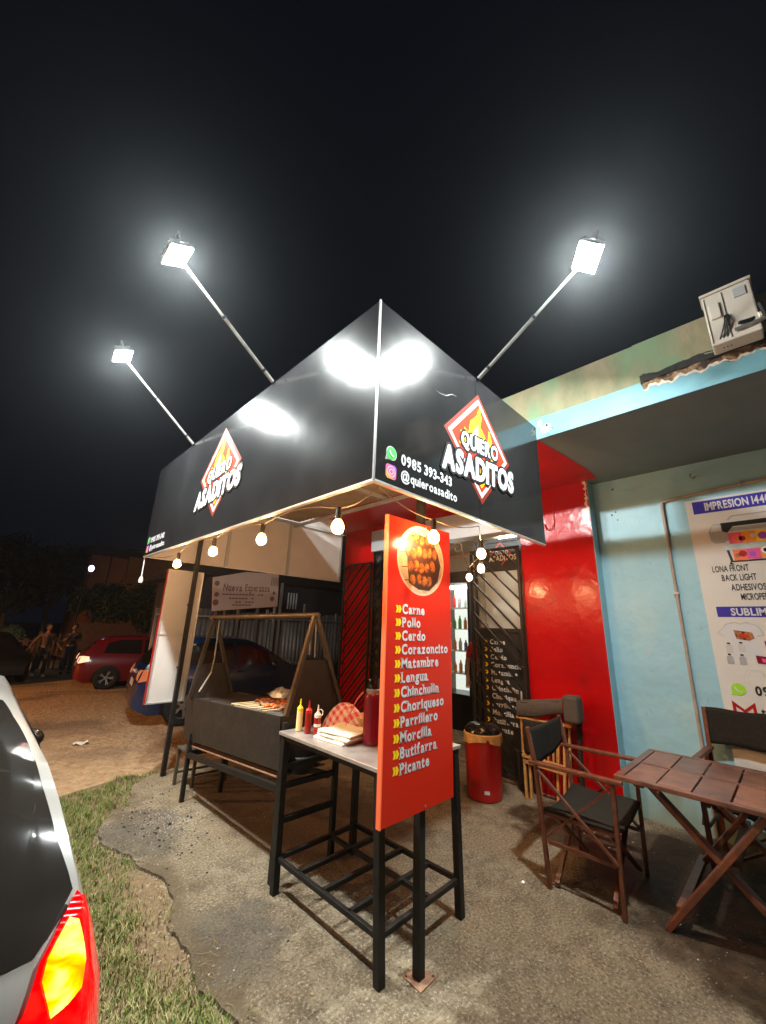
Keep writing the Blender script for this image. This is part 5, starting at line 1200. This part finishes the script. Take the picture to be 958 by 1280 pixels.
def wheel(root, x, y, r=.31, s=-1):
    """s = -1: outer side faces -y"""
    w = .19; M = Matrix.Translation((x, y, r)) @ Matrix.Rotation(-pi / 2 * s, 4, 'X')
    m = MB(); m.lathe([(r * .62, -w / 2), (r * .9, -w / 2), (r, -w / 2 + .03), (r, w / 2 - .03), (r * .93, w / 2), (r * .66, w / 2), (r * .62, w / 2 - .02)], n=32, M=M); ty = m.build('wheel', M_['rubber'], root)
    m = MB(); m.lathe([(r * .66, w / 2 - .004), (r * .63, w / 2 - .02), (r * .60, w / 2 - .07)], n=32, M=M); m.lathe([(.0001, w / 2 - .015), (r * .16, w / 2 - .018), (r * .18, w / 2 - .035)], n=16, M=M)
    for k in range(5):
        a = 2 * pi * k / 5
        for da in (-.13, .13):
            p = M @ V3((cos(a) * r * .14, sin(a) * r * .14, w / 2 - .03)); q = M @ V3((cos(a + da) * r * .63, sin(a + da) * r * .63, w / 2 - .02)); m.bar(p, q, .032, .02, up=(0, 1, 0))
    m.build('rim', M_['rim'], ty)
    m = MB(); m.lathe([(.0001, w / 2 - .08), (r * .6, w / 2 - .08)], n=24, M=M); m.build('brake_disc', M_['seal'], ty)
def simple_car(name, label, paint, loc, rz, prof, rear_lamp='lamp_white', head=False):
    c = thing(name, label, 'car'); body = car_body_mesh(prof, nd=6); bv = bvh_of(body); body.build('body', paint, c, auto=40)
    L_ = prof[-1][0]; G_ = M_['car_glass']
    for s in (-1, 1):
        d = (0, -s, 0)
        def P(l): return [(a, s * 1.2, b) for a, b in l]
        decal(bv, P([(.62, 1.02), (.70, 1.30), (1.0, 1.40), (1.62, 1.41), (1.62, .99)]), d, .004, 'side_window', G_, c)
        decal(bv, P([(1.70, .99), (1.70, 1.405), (1.95, 1.385), (2.25, 1.27), (2.72, .99)]), d, .004, 'side_window', G_, c)
        for xx in (1.66, 2.72, .60): decal(bv, P([(xx, .35), (xx + .008, .35), (xx + .008, .97), (xx, .97)]), d, .003, 'door_seam', M_['seal'], c, 1)
        for xw in (.80, L_ - .78):
            decal(bv, P([(xw + .375 * cos(t * pi / 10), .30 + .375 * sin(t * pi / 10)) for t in range(0, 11)] + [(xw - .36, .2), (xw + .36, .2)]), d, .004, 'wheel_arch', M_['seal'], c, 2)
            wheel(c, xw, s * .775, .315, s)
        decal(bv, P([(.03, .74), (.30, .80), (.28, .93), (.10, .95)]), d, .006, 'tail_lamp', M_[rear_lamp], c, 2)
        decal(bv, P([(L_ - .42, .68), (L_ - .12, .64), (L_ - .18, .76), (L_ - .42, .80)]), d, .006, 'headlamp', M_['lamp_hot' if head else 'car_glass'], c, 2)
        m = MB(); m.ball((2.42, s * .90, 1.0), .10, 12, (.6, .9, .7)); m.build('side_mirror', paint, c)
        m = MB(); m.box((1.72, s * .862, .88), (1.86, s * .874, .905)); m.build('door_handle', M_['seal'], c)
    decal(bv, [(-.3, -.62, 1.02), (-.3, .62, 1.02), (-.3, .52, 1.32), (-.3, -.52, 1.32)], (1, 0, 0), .004, 'rear_window', G_, c)
    decal(bv, [(4.4, -.66, 1.0), (4.4, .66, 1.0), (4.4, .55, 1.32), (4.4, -.55, 1.32)], (-1, 0, 0), .004, 'windscreen', G_, c)
    decal(bv, [(-.3, -.25, .62), (-.3, .25, .62), (-.3, .25, .74), (-.3, -.25, .74)], (1, 0, 0), .006, 'number_plate', M_['panel_white'], c, 1)
    decal(bv, [(-.3, -.80, .76), (-.3, -.50, .78), (-.3, -.50, .92), (-.3, -.76, .94)], (1, 0, 0), .008, 'tail_lamp', M_[rear_lamp], c, 2)
    decal(bv, [(-.3, .80, .76), (-.3, .50, .78), (-.3, .50, .92), (-.3, .76, .94)], (1, 0, 0), .008, 'tail_lamp', M_[rear_lamp], c, 2)
    if head:
        for s in (-1, 1): decal(bv, [(4.8, s * .74, .62), (4.8, s * .45, .62), (4.8, s * .45, .76), (4.8, s * .72, .78)], (-1, 0, 0), .008, 'headlamp', M_['lamp_hot'], c, 2)
    move(c, loc, rz); return c
HATCH = [(0, .52), (.025, .80), (.10, .96), (.25, 1.16), (.45, 1.36), (.75, 1.455), (1.2, 1.49), (1.9, 1.46), (2.3, 1.30), (2.8, 1.0), (3.1, .95), (3.7, .86), (4.0, .72), (4.1, .52)]
simple_car('blue_car', 'dark blue hatchback parked behind the charcoal grill', M_['carpaint_blue'], (2.36, 9.02, -.06), radians(-9), HATCH, 'lamp_orange')
simple_car('red_car', 'red hatchback parked on the dirt in the distance left of the stall', M_['carpaint_red'], (2.52, 15.9, -.31), radians(-7), HATCH, 'lamp_white')
simple_car('distant_car', 'dark car parked far away at the left edge before the picket fence', M_['seal'], (.15, 21.2, -.33), radians(-80), HATCH, 'car_glass')

# near pale car: right rear corner close to the camera
WC = thing('pale_car', 'silver white hatchback in the near left corner with its tail lamp lit', 'car')
WPROF = [(0, .50), (.02, .70), (.05, .86), (.10, .965), (.17, 1.06), (.28, 1.20), (.42, 1.31), (.60, 1.39), (.85, 1.445), (1.2, 1.465), (1.8, 1.455), (2.3, 1.38), (2.6, 1.23), (3.0, 1.02), (3.2, .96), (3.7, .86), (4.0, .74), (4.1, .5)]
WB = car_body_mesh(WPROF, nd=8, crown=.11); WBV = bvh_of(WB); WB.build('body', M_['carpaint_white'], WC, auto=50)
WLOC, WRZ = (-.372, 1.30, -.03), pi / 2

gl_r = [(0.88, -0.514, 1.454), (0.71, -0.544, 1.424), (0.508, -0.591, 1.359), (0.378, -0.623, 1.286), (0.267, -0.665, 1.189), (0.21, -0.702, 1.116), (0.185, -0.716, 1.082), (0.161, -0.694, 1.052), (0.136, -0.669, 1.024), (0.115, -0.647, 0.997), (0.112, -0.60, 0.995)]
gl = gl_r + [(a, -b, c) for a, b, c in reversed(gl_r)]
decal(WBV, gl, None, .003, 'rear_window', M_['car_glass'], WC, 5)
gi = [(a + (.035 if 3 < i < 11 else 0) * .6, b * .955, c) for i, (a, b, c) in enumerate(gl_r)]
for sg_ in (1, -1):
    lampo = [(0.182, -0.722, 1.077), (0.17, -0.745, 1.045), (0.175, -0.762, 1.008), (0.17, -0.782, 0.938), (0.165, -0.80, 0.872), (0.155, -0.815, 0.782), (0.02, -0.60, 0.70), (0.03, -0.58, 0.80), (0.064, -0.615, 0.909), (0.072, -0.632, 0.927), (0.088, -0.64, 0.956), (0.111, -0.648, 0.991), (0.135, -0.674, 1.023), (0.16, -0.699, 1.051)]
    l1 = [(a, b * sg_, c) for a, b, c in lampo]
    decal(WBV, l1, (1, .8 * sg_, 0), .012, 'tail_lamp', M_['lamp_red'], WC, 4)
    ye = [(0.149, -0.704, 1.037), (0.143, -0.727, 1.027), (0.119, -0.741, 0.995), (0.097, -0.751, 0.961), (0.074, -0.746, 0.921), (0.067, -0.72, 0.908), (0.062, -0.688, 0.901), (0.077, -0.672, 0.932), (0.093, -0.657, 0.962), (0.112, -0.663, 0.992), (0.128, -0.678, 1.012)]
    decal(WBV, [(a, b * sg_, c) for a, b, c in ye], (1, .8 * sg_, 0), .018, 'indicator_lamp', M_['lamp_yellow'], WC, 4)
    d_ = (0, -sg_ * -1, 0)
    def P(l): return [(a, -sg_ * 1.2, b) for a, b in l]
    decal(WBV, P([(.55, 1.02), (.62, 1.22), (.85, 1.36), (1.55, 1.39), (1.55, .99)]), (0, sg_, 0), .004, 'side_window', M_['car_glass'], WC)
    decal(WBV, P([(1.62, .99), (1.62, 1.39), (2.0, 1.37), (2.3, 1.26), (2.75, .99)]), (0, sg_, 0), .004, 'side_window', M_['car_glass'], WC)
    for xw in (.78, 3.3):
        decal(WBV, P([(xw + .375 * cos(t * pi / 10), .30 + .375 * sin(t * pi / 10)) for t in range(0, 11)] + [(xw - .36, .2), (xw + .36, .2)]), (0, sg_, 0), .004, 'wheel_arch', M_['seal'], WC, 2)
        wheel(WC, xw, -sg_ * .775, .315, -sg_)
    m = MB(); m.ball((2.45, -sg_ * .815, .985), .085, 14, (.6, .9, .75)); m.build('side_mirror', M_['glossblack'], WC)
decal(WBV, [(4.4, -.66, 1.0), (4.4, .66, 1.0), (4.4, .55, 1.32), (4.4, -.55, 1.32)], (-1, 0, 0), .004, 'windscreen', M_['car_glass'], WC)
m = MB(); m.tube([(.16, -.705, 1.062), (.135, -.675, 1.030), (.113, -.652, 1.002), (.104, -.6, .99), (.095, -.3, .995), (.093, 0, 1.0), (.095, .3, .995), (.104, .6, .99)], .006, 6); m.build('window_seal', M_['seal'], WC)
decal(WBV, [(-.3, -.60, .72), (-.3, .60, .72), (-.3, .60, .726), (-.3, -.60, .726)], (1, 0, 0), .003, 'hatch_seam', M_['seal'], WC, 3)
for sg_ in (-1, 1): decal(WBV, [(.60, sg_ * 1.2, .3), (.606, sg_ * 1.2, .3), (.606, sg_ * 1.2, .98), (.60, sg_ * 1.2, .98)], (0, -sg_, 0), .003, 'door_seam', M_['seal'], WC, 2)
m = MB(); m.tube([(.10, -.02, 1.01), (.15, -.12, 1.085), (.22, -.30, 1.17)], .008, 6); m.tube([(.16, -.02, 1.07), (.26, -.52, 1.215)], .006, 6); m.build('rear_wiper', M_['seal'], WC)
decal(WBV, [(-.3, -.26, .80), (-.3, .26, .80), (-.3, .26, .90), (-.3, -.26, .90)], (1, 0, 0), .006, 'number_plate', M_['panel_white'], WC, 1)
move(WC, WLOC, WRZ)

# ================================================================== BACKGROUND
# neighbouring yard: corrugated fence with posts, painted signboard, dark house
CF = thing('corrugated_fence', 'dark corrugated sheet fence behind the blue car and the grill', 'fence', (6, 10.6, 0))
for i in range(7):
    x0 = 3.0 + i * 1.0; m = MB(); n = 32
    m.add([(x0 + .985 * k / n, 10.6 + .018 * cos(k * pi / 2), z) for z in (-.1, 2.02 + .04 * (i % 2)) for k in range(n + 1)], [(k, k + 1, n + 2 + k, n + 1 + k) for k in range(n)], True); m.build('corrugated_sheet', M_['corr'], CF, auto=80, solid=.002)
for i in range(6): m = MB(); m.box((3.35 + 1.25 * i, 10.52, -.1), (3.41 + 1.25 * i, 10.57, 2.35 if i % 2 else 2.12)); m.build('post', M_['galv'], CF)
m = MB(); m.box((3.0, 10.50, 1.85), (9.9, 10.519, 1.89)); m.build('rail', M_['galv'], CF)
NS_ = thing('painted_signboard', 'pale pink painted signboard reading Nueva Esperanza on posts above the fence', 'sign', (5.1, 10.35, 0))
m = MB(); m.add([(4.12, 10.35, 2.84), (5.0, 10.35, 3.08), (6.0, 10.35, 3.13), (6.06, 10.35, 2.22), (4.22, 10.35, 2.0)], [(0, 1, 2, 3, 4)]); m.build('board', M_['board_pink'], NS_, solid=.03)
for x in (4.35, 4.95, 5.5, 6.03, 6.2): m = MB(); m.box((x - .03, 10.39, -.1), (x + .03, 10.45, 2.9)); m.build('post', M_['galv'] if x > 5.7 else M_['corr'], NS_)
OB = (0, 10.33, 0); tl = (1, 0, .055)
lettering('Nueva', (4.42, 10.33, 2.53), tl, VV, (0, -1, 0), .52, .18, M_['board_text'], NS_, bold=.03, serif=True)
lettering('Esperanza', (5.02, 10.33, 2.57), tl, VV, (0, -1, 0), .74, .18, M_['board_text'], NS_, bold=.02, serif=True)
for (x, w, z) in ((4.42, 1.25, 2.42), (4.6, .85, 2.33), (4.7, .65, 2.24), (4.72, .55, 2.165)):
    for k in range(int(w / .09)):
        if random.random() < .85: flat([(x + .09 * k, z + .055 * .09 * k), (x + .09 * k + .07, z + .055 * .09 * k), (x + .09 * k + .07, z + .055 * .09 * k + .035), (x + .09 * k, z + .055 * .09 * k + .035)], OB, (1, 0, 0), VV, (0, -1, 0), .003, 'small_print', M_['board_text'], NS_)
for (x, z, r) in ((4.24, 2.70, .07), (4.27, 2.42, .06), (4.27, 2.22, .08), (5.86, 2.42, .07), (5.9, 2.58, .05)):
    flat(circle(x, z, r, 10), OB, (1, 0, 0), VV, (0, -1, 0), .003, 'printed_emblem', M_['board_text'], NS_)
for k in range(5): flat([(5.78 + .05 * k, 2.78), (5.80 + .05 * k, 2.78), (5.80 + .05 * k, 3.03), (5.78 + .05 * k, 3.03)], OB, (1, 0, 0), VV, (0, -1, 0), .003, 'printed_stripe', M_['board_text'], NS_)
NH = thing('dark_house', 'unlit dark house behind the corrugated fence and signboard', 'house', (8, 15, 0))
m = MB(); m.box((5.0, 13.5, -.3), (14, 18, 3.3)); m.build('wall', M_['dark_bldg'], NH)
m = MB(); m.add([(4.5, 13.0, 3.2), (14.5, 13.0, 3.2), (14.5, 18.5, 3.2), (4.5, 18.5, 3.2), (6.5, 15.7, 4.6), (12.5, 15.7, 4.6)], [(0, 1, 5, 4), (1, 2, 5), (2, 3, 4, 5), (3, 0, 4), (3, 2, 1, 0)]); m.build('roof', M_['darkroom'], NH)
for k in range(4): m = MB(); m.box((8.3 + .12 * k, 13.44, 2.3), (8.34 + .12 * k, 13.47, 2.9)); m.build('window_bar', M_['white'], NH)
m = MB(); m.box((8.25, 13.472, 2.25), (8.8, 13.498, 2.95)); m.build('window', M_['darkroom'], NH)
OH = thing('ochre_house', 'ochre two storey house catching street light beyond the trees', 'house', (6.5, 34, 0))
m = MB(); m.box((4.9, 34, -.4), (7.1, 40, 6.0)); m.box((7.101, 33.4, -.4), (12, 40, 6.1)); m.build('wall', M_['ochre'], OH)
m = MB(); m.box((4.6, 33.6, 6.6), (9.6, 33.8, 6.72)); m.build('roof_edge', M_['dark_bldg'], OH)
m = MB(); m.box((6.05, 33.95, 3.4), (6.12, 33.999, 6.0)); m.build('drainpipe', M_['darkroom'], OH)
m = MB(); m.box((4.3, 33.6, 6.001), (12.5, 40.5, 6.5)); m.build('roof', M_['darkroom'], OH)
YW = thing('yard_wall', 'low brownish yard wall at the far side of the dirt road', 'wall', (5, 22, 0))
m = MB(); m.box((3.3, 23.0, -.4), (10, 23.2, 1.5)); m.build('wall', M_['fence_wood'], YW)
PF = thing('picket_fence', 'old wooden picket fence behind the two standing people', 'fence', (2, 22, 0))
pr = random.Random(5)
for k in range(15):
    x = .75 + .17 * k + pr.uniform(-.03, .03); h = pr.uniform(1.15, 1.5); m = MB(); a = pr.uniform(-.05, .05); m.bar((x, 22, -.34), (x + a, 22, h - .34), pr.uniform(.05, .10), .025, up=(0, 1, 0)); m.build('picket', M_['fence_wood'], PF)
for z in (.15, .75): m = MB(); m.bar((.7, 22.04, z), (3.25, 22.04, z), .04, .06); m.build('rail', M_['fence_wood'], PF)
SPL = thing('street_pole', 'thin leaning street pole with a small violet white lamp', 'street lamp', (3.75, 26, -.33))
m = MB(); m.tube([(3.62, 26, -.33), (3.80, 26, 4.3)], [.07, .045], 8); m.build('pole', M_['black_metal'], SPL)
m = MB(); m.ball((3.84, 25.9, 4.25), .13, 10, (1, .8, 1.3)); m.build('lamp', mat('violet_lamp', (1, 1, 1), .5, emit=(.75, .6, 1), estr=4), SPL)
GLm = thing('garden_lamp', 'bright white lamp glaring through bushes at the far left edge', 'lamp', (.98, 22.6, -.33))
m = MB(); m.tube([(.98, 22.6, -.33), (.98, 22.6, .7)], .03, 6); m.build('post', M_['black_metal'], GLm)
m = MB(); m.ball((.98, 22.6, .86), .15, 12); m.build('globe', mat('garden_globe', (1, 1, 1), .5, emit=(1, .95, .8), estr=14), GLm)
# unseen sodium street lamp, added left of view to light the dirt orange
SLM = thing('added_street_lamp', 'unseen sodium street lamp added to light the dirt road orange', 'street lamp', (-10, 13, -.3))
m = MB(); m.tube([(-10, 13, -.3), (-10, 13, 5.6), (-9.6, 13, 6.0), (-8.9, 13, 6.1)], [.09, .07, .05, .04], 10); m.build('pole', M_['galv'], SLM)
m = MB(); m.box((-9.0, 12.88, 6.02), (-8.45, 13.12, 6.16)); m.build('lamp_head', M_['flood_body'], SLM, bevel=.03)
ld = bpy.data.lights.new('added_street_light', 'AREA'); ld.shape = 'DISK'; ld.size = .3; ld.energy = 1150; ld.color = (1.0, .46, .16)
lo = bpy.data.objects.new('added_street_light', ld); COL.objects.link(lo); lo.parent = SLM; lo.location = (1.28, 0, 6.3)

# trees
def tree(label, base, trunk_h, crown, n, seed, size=.12, group='trees beyond the dirt road'):
    t = thing('tree', label, 'tree', base, group); r = random.Random(seed); bx, by, bz = base
    m = MB(); m.tube([(bx, by, bz), (bx + .05, by, bz + trunk_h * .5), (bx - .05, by + .05, bz + trunk_h)], [.17, .13, .09], 8)
    clumps = []
    for k in range(7):
        a = r.uniform(0, 6.28); rr = r.uniform(.3, .8); cx, cy, cz = bx + crown[0] * rr * cos(a), by + crown[0] * rr * sin(a), bz + crown[1] + crown[2] * r.uniform(-.6, .8)
        m.tube([(bx, by, bz + trunk_h * .8), ((bx + cx) / 2, (by + cy) / 2, (bz + trunk_h + cz) / 2), (cx, cy, cz)], [.07, .05, .02], 6); clumps.append((cx, cy, cz, crown[0] * r.uniform(.3, .55)))
    m.build('trunk', M_['bark'], t)
    for k in range(14):
        a = r.uniform(0, 6.28); rr = r.uniform(0, 1) ** .5; ph = r.uniform(-1, 1); clumps.append((bx + crown[0] * rr * cos(a), by + crown[0] * rr * sin(a), bz + crown[1] + crown[2] * ph * (1 - .4 * rr), crown[0] * r.uniform(.22, .45)))
    f = MB()
    for i in range(n):
        cx, cy, cz, cr = r.choice(clumps); d = V3((r.gauss(0, 1), r.gauss(0, 1), r.gauss(0, 1))).normalized() * cr * r.uniform(.45, 1.05)
        c = V3((cx, cy, cz)) + d; u = V3((r.uniform(-1, 1), r.uniform(-1, 1), r.uniform(-1, 1))).normalized(); w = u.orthogonal().normalized(); s_ = size * r.uniform(.6, 1.3)
        o = len(f.v); f.v += [tuple(c - u * s_), tuple(c + w * s_ * .4), tuple(c + u * s_), tuple(c - w * s_ * .4)]; f.f.append((o, o + 1, o + 2, o + 3)); f.sm.append(False)
    f.build('crown', M_['leaf'], t)
tree('bushy dark tree in front of the ochre house, left of the others', (4.6, 27, -.33), 2.2, (1.2, 2.9, 1.0), 4200, 1)
tree('dense dark tree right behind the red car beside the white panel', (6.3, 24, -.33), 2.0, (1.7, 2.5, 1.5), 5200, 2)
tree('large dark tree at the left edge of the view beyond the picket fence', (1.2, 33, -.33), 2.8, (2.8, 4.4, 2.2), 5200, 3, .16)
tree('low dark shrub like tree at the far left beside the distant car', (.9, 24.5, -.33), .8, (.8, 1.0, .5), 2600, 4, .08)
tree('tall dark tree rising in the gap between the pole and the left edge', (3.4, 36, -.33), 2.8, (2.4, 4.6, 2.0), 5200, 6, .16)

# ================================================================== PEOPLE
def skin_mesh(name, verts, edges, radii, mt, parent, sub=2, root=0):
    me = bpy.data.meshes.new(name); me.from_pydata([tuple(v) for v in verts], edges, []); o = bpy.data.objects.new(name, me); COL.objects.link(o)
    md = o.modifiers.new('skin', 'SKIN'); md.use_smooth_shade = True
    for i, r in enumerate(radii):
        me.skin_vertices[0].data[i].radius = r if isinstance(r, tuple) else (r, r); me.skin_vertices[0].data[i].use_root = (i == root)
    sb = o.modifiers.new('sub', 'SUBSURF'); sb.levels = sub; sb.render_levels = sub
    dg = bpy.context.evaluated_depsgraph_get(); nm = bpy.data.meshes.new_from_object(o.evaluated_get(dg)); nm.name = name
    bpy.data.objects.remove(o); bpy.data.meshes.remove(me)
    o = bpy.data.objects.new(name, nm); COL.objects.link(o); nm.materials.clear(); nm.materials.append(mt); nm.polygons.foreach_set("use_smooth", [True] * len(nm.polygons)); o.parent = parent
    return o
def person(label, loc, rz, J, top, legs, shoe, skin='skin', open_jacket=None, s=1.0):
    """J: joint positions, metres, facing -y"""
    p = thing('person', label, 'person')
    def V(k): return V3(J[k]) * s
    V_ = [V('pelvis'), V('spine'), V('chest'), V('neck'), V('head0')]; E_ = [(0, 1), (1, 2), (2, 3), (3, 4)]; R_ = [(.14, .10), (.125, .095), (.15, .105), (.055, .055), (.06, .065)]
    for sd in 'lr':
        b = len(V_); V_ += [V('sh' + sd), V('el' + sd), V('wr' + sd)]; E_ += [(2, b), (b, b + 1), (b + 1, b + 2)]; R_ += [.055, .040, .028]
        d = (V('wr' + sd) - V('el' + sd)).normalized(); palm = V('wr' + sd) + d * .07; V_.append(palm); E_.append((b + 2, b + 3)); R_.append((.034, .018))
        side = d.cross(V3((0, 1, 0))).normalized()
        for f in range(4):
            q0 = palm + side * (.018 * (f - 1.5)) + d * .02; q1 = q0 + d * (.05 - .006 * abs(f - 1.5)) + V3((0, -.012, 0)); q = len(V_); V_ += [q0, q1]; E_ += [(b + 3, q), (q, q + 1)]; R_ += [.009, .007]
        q = len(V_); V_ += [V('wr' + sd) + d * .03 + side * .035, V('wr' + sd) + d * .075 + side * .055]; E_ += [(b + 2, q), (q, q + 1)]; R_ += [.011, .008]
        b = len(V_); V_ += [V('hip' + sd), V('kn' + sd), V('an' + sd), V('to' + sd)]; E_ += [(0, b), (b, b + 1), (b + 1, b + 2), (b + 2, b + 3)]; R_ += [.085, .058, .040, .038]
    skin_mesh('body', V_, E_, [(r[0] * s, r[1] * s) if isinstance(r, tuple) else r * s for r in R_], M_[skin], p, 1)
    h = V('head'); m = MB(); m.ball(h, .105 * s, 18, (.80, .95, 1.18)); m.ball(h + V3((0, -.095, -.015)) * s, .020 * s, 8, (.8, 1.1, 1.5))
    for e in (-1, 1): m.ball(h + V3((.083 * e, .005, -.01)) * s, .026 * s, 8, (.35, .7, 1.1))
    m.build('face', M_[skin], p)
    for e in (-1, 1): m = MB(); m.ball(h + V3((.032 * e, -.088, .012)) * s, .011 * s, 8); m.build('eye', M_['hair'], p)
    m = MB(); m.ball(h + V3((0, -.088, -.058)) * s, .022 * s, 8, (1.2, .5, .3)); m.build('mouth', M_['thermos'], p)
    m = MB(); m.ball(h + V3((0, .022, .030)) * s, .112 * s, 16, (.86, .96, 1.08)); m.build('hair', M_['hair'], p)
    # shirt
    sv = [V('pelvis') + V3((0, 0, .02)), V('spine'), V('chest'), V('neck') - V3((0, 0, .05))]; se = [(0, 1), (1, 2), (2, 3)]; sr = [(.155, .115), (.14, .11), (.165, .12), (.075, .07)]
    for sd in 'lr':
        b = len(sv); end = V('wr' + sd) if open_jacket else (V('sh' + sd) * .35 + V('el' + sd) * .65)
        sv += [V('sh' + sd), V('el' + sd) if open_jacket else end, end + (V('el' + sd) - V('sh' + sd)).normalized() * .01]; se += [(2, b), (b, b + 1), (b + 1, b + 2)]; sr += [.068, .055, .048]
    skin_mesh('jacket' if open_jacket else 'shirt', sv, se, [(r[0] * s, r[1] * s) if isinstance(r, tuple) else r * s for r in sr], M_[top], p, 1)
    if open_jacket:
        m = MB(); c_ = (V('chest') + V('spine')) / 2; m.ball(c_ + V3((0, -.075, -.05)) * s, .13 * s, 12, (.45, .45, 1.9)); m.build('shirt', M_[open_jacket], p)
    lv = [V('pelvis')]; le = []; lr = [(.15, .11)]
    for sd in 'lr':
        b = len(lv); lv += [V('hip' + sd), V('kn' + sd), V('an' + sd) + V3((0, 0, .02))]; le += [(0, b), (b, b + 1), (b + 1, b + 2)]; lr += [.098, .072, .058]
    skin_mesh('trousers', lv, le, [(r[0] * s, r[1] * s) if isinstance(r, tuple) else r * s for r in lr], M_[legs], p, 1)
    for sd in 'lr':
        a, t_ = V('an' + sd), V('to' + sd); m = MB(); m.ball((a * .4 + t_ * .6) + V3((0, 0, -.01)), .09 * s, 12, (.52, 1.35, .52)); m.build('shoe', M_[shoe], p)
    move(p, loc, rz); return p
STAND = dict(pelvis=(0, 0, .95), spine=(0, .01, 1.12), chest=(0, 0, 1.33), neck=(0, .0, 1.48), head0=(0, -.01, 1.56), head=(0, -.02, 1.64),
             shl=(.18, 0, 1.40), ell=(.25, .03, 1.14), wrl=(.24, -.08, .92), shr=(-.18, 0, 1.40), elr=(-.25, .03, 1.14), wrr=(-.24, -.08, .92),
             hipl=(.09, 0, .90), knl=(.10, -.02, .50), anl=(.11, .02, .09), tol=(.12, -.13, .05), hipr=(-.09, 0, .90), knr=(-.10, -.02, .50), anr=(-.11, .02, .09), tor=(-.12, -.13, .05))
WALK = dict(STAND, knl=(.07, -.12, .52), anl=(.08, -.06, .10), tol=(.08, -.22, .06), knr=(-.09, .06, .50), anr=(-.12, .22, .14), tor=(-.13, .08, .06), ell=(.30, .02, 1.16), wrl=(.40, -.10, .98), elr=(-.33, .0, 1.18), wrr=(-.46, -.12, 1.02))
CROSS = dict(STAND, ell=(.25, -.02, 1.15), wrl=(.05, -.20, 1.22), elr=(-.24, -.05, 1.14), wrr=(-.08, -.2, 1.35))
person('person in a tan open jacket and dark trousers walking on the dirt road', (2.02, 19.0, -.33), radians(15), WALK, 'jacket', 'dark_cloth', 'shoe', open_jacket='dark_cloth', s=1.03)
person('person in dark clothes with a hand raised to the chest near the leaning pole', (2.85, 19.6, -.33), radians(-10), CROSS, 'dark_cloth', 'jeans', 'dark_cloth', s=1.03)
REACH = dict(STAND, ell=(.27, -.12, 1.22), wrl=(.34, -.33, 1.18), elr=(-.25, .05, 1.14))
person('shop worker in a red T-shirt reaching toward the fridge inside the doorway', (5.95, 3.62, .02), radians(-60), REACH, 'shirt_red', 'dark_cloth', 'dark_cloth', skin='skin', s=1.06)

# fridge inside
FR = thing('display_fridge', 'tall black glass door drinks fridge lit from inside behind the doorway', 'fridge', (7.0, 4.75, .02))
fx, fy0, fy1 = 6.55, 4.25, 5.0
m = MB(); m.box((fx + .02, fy0, .02), (fx + .60, fy0 + .05, 2.85)); m.box((fx + .02, fy1 - .05, .02), (fx + .60, fy1, 2.85)); m.box((fx + .55, fy0 + .05, .02), (fx + .6, fy1 - .05, 2.85)); m.box((fx + .02, fy0 + .05, 2.62), (fx + .55, fy1 - .05, 2.85)); m.box((fx + .02, fy0 + .05, .02), (fx + .55, fy1 - .05, .62)); m.build('cabinet', M_['fridge_black'], FR)
m = MB(); m.box((fx + .52, fy0 + .05, .62), (fx + .548, fy1 - .05, 2.62)); m.build('lit_back', M_['fridge_in'], FR)
for z in (.95, 1.35, 1.75, 2.15): m = MB(); m.box((fx + .08, fy0 + .051, z), (fx + .5, fy1 - .051, z + .015)); m.build('shelf', M_['white'], FR)
m = MB(); m.box((fx + .05, fy0 + .08, 2.52), (fx + .12, fy1 - .08, 2.58)); m.build('tube_lamp', M_['tube_light'], FR)
rf = random.Random(3)
for z in (.965, 1.365, 1.765, 2.165):
    for k in range(5):
        y = fy0 + .12 + .125 * k; c_ = rf.choice(['green', 'navy', 'white', 'cap_r', 'orange', 'panel_white']); m = MB(); h = rf.uniform(.18, .28); m.lathe([(.0001, 0), (.035, 0), (.035, h * .65), (.014, h * .85), (.014, h), (.0001, h)], (fx + .22, y, z), 10); m.build('bottle', M_[c_], FR)
m = MB(); m.box((fx - .005, fy0 + .0, .60), (fx + .015, fy0 + .045, 2.66)); m.box((fx - .005, fy1 - .045, .60), (fx + .015, fy1, 2.66)); m.build('door_frame', M_['fridge_black'], FR)
m = MB(); m.box((fx, fy0 + .046, .62), (fx + .006, fy1 - .046, 2.64)); m.build('door_pane', M_['glass'], FR)
# wall shelves with papers inside seen through the door
IP = thing('wall_notices', 'pale notices and papers pinned on the inner wall behind the glass door', 'notices', (7.58, 2.8, 1.5))
for (y, z, w, h, c_) in ((3.3, 1.75, .4, .55, 'poster'), (2.75, 1.55, .45, .5, 'panel_white'), (3.5, 2.5, .35, .3, 'poster'), (2.9, 2.35, .5, .35, 'board_pink')):
    m = MB(); m.box((7.585, y, z), (7.598, y + w, z + h)); m.build('notice', M_[c_], IP)

# thin haze volume added to give the lamps glow halos
hm = bpy.data.materials.new("glow_haze"); hm.use_nodes = True; hn = hm.node_tree
hn.nodes.remove(hn.nodes["Principled BSDF"]); pv = hn.nodes.new("ShaderNodeVolumePrincipled")
pv.inputs["Color"].default_value = (.85, .9, .95, 1); pv.inputs["Density"].default_value = .0013; pv.inputs["Anisotropy"].default_value = .87
hn.links.new(pv.outputs[0], hn.nodes["Material Output"].inputs["Volume"])
hz = MB(); hz.box((-24, -14, -1.3), (22, 46, 9.5)); hzo = hz.build('haze', hm, kind='stuff')
tag(hzo, 'thin haze added for glow halos round the floodlights and bulbs', 'haze')
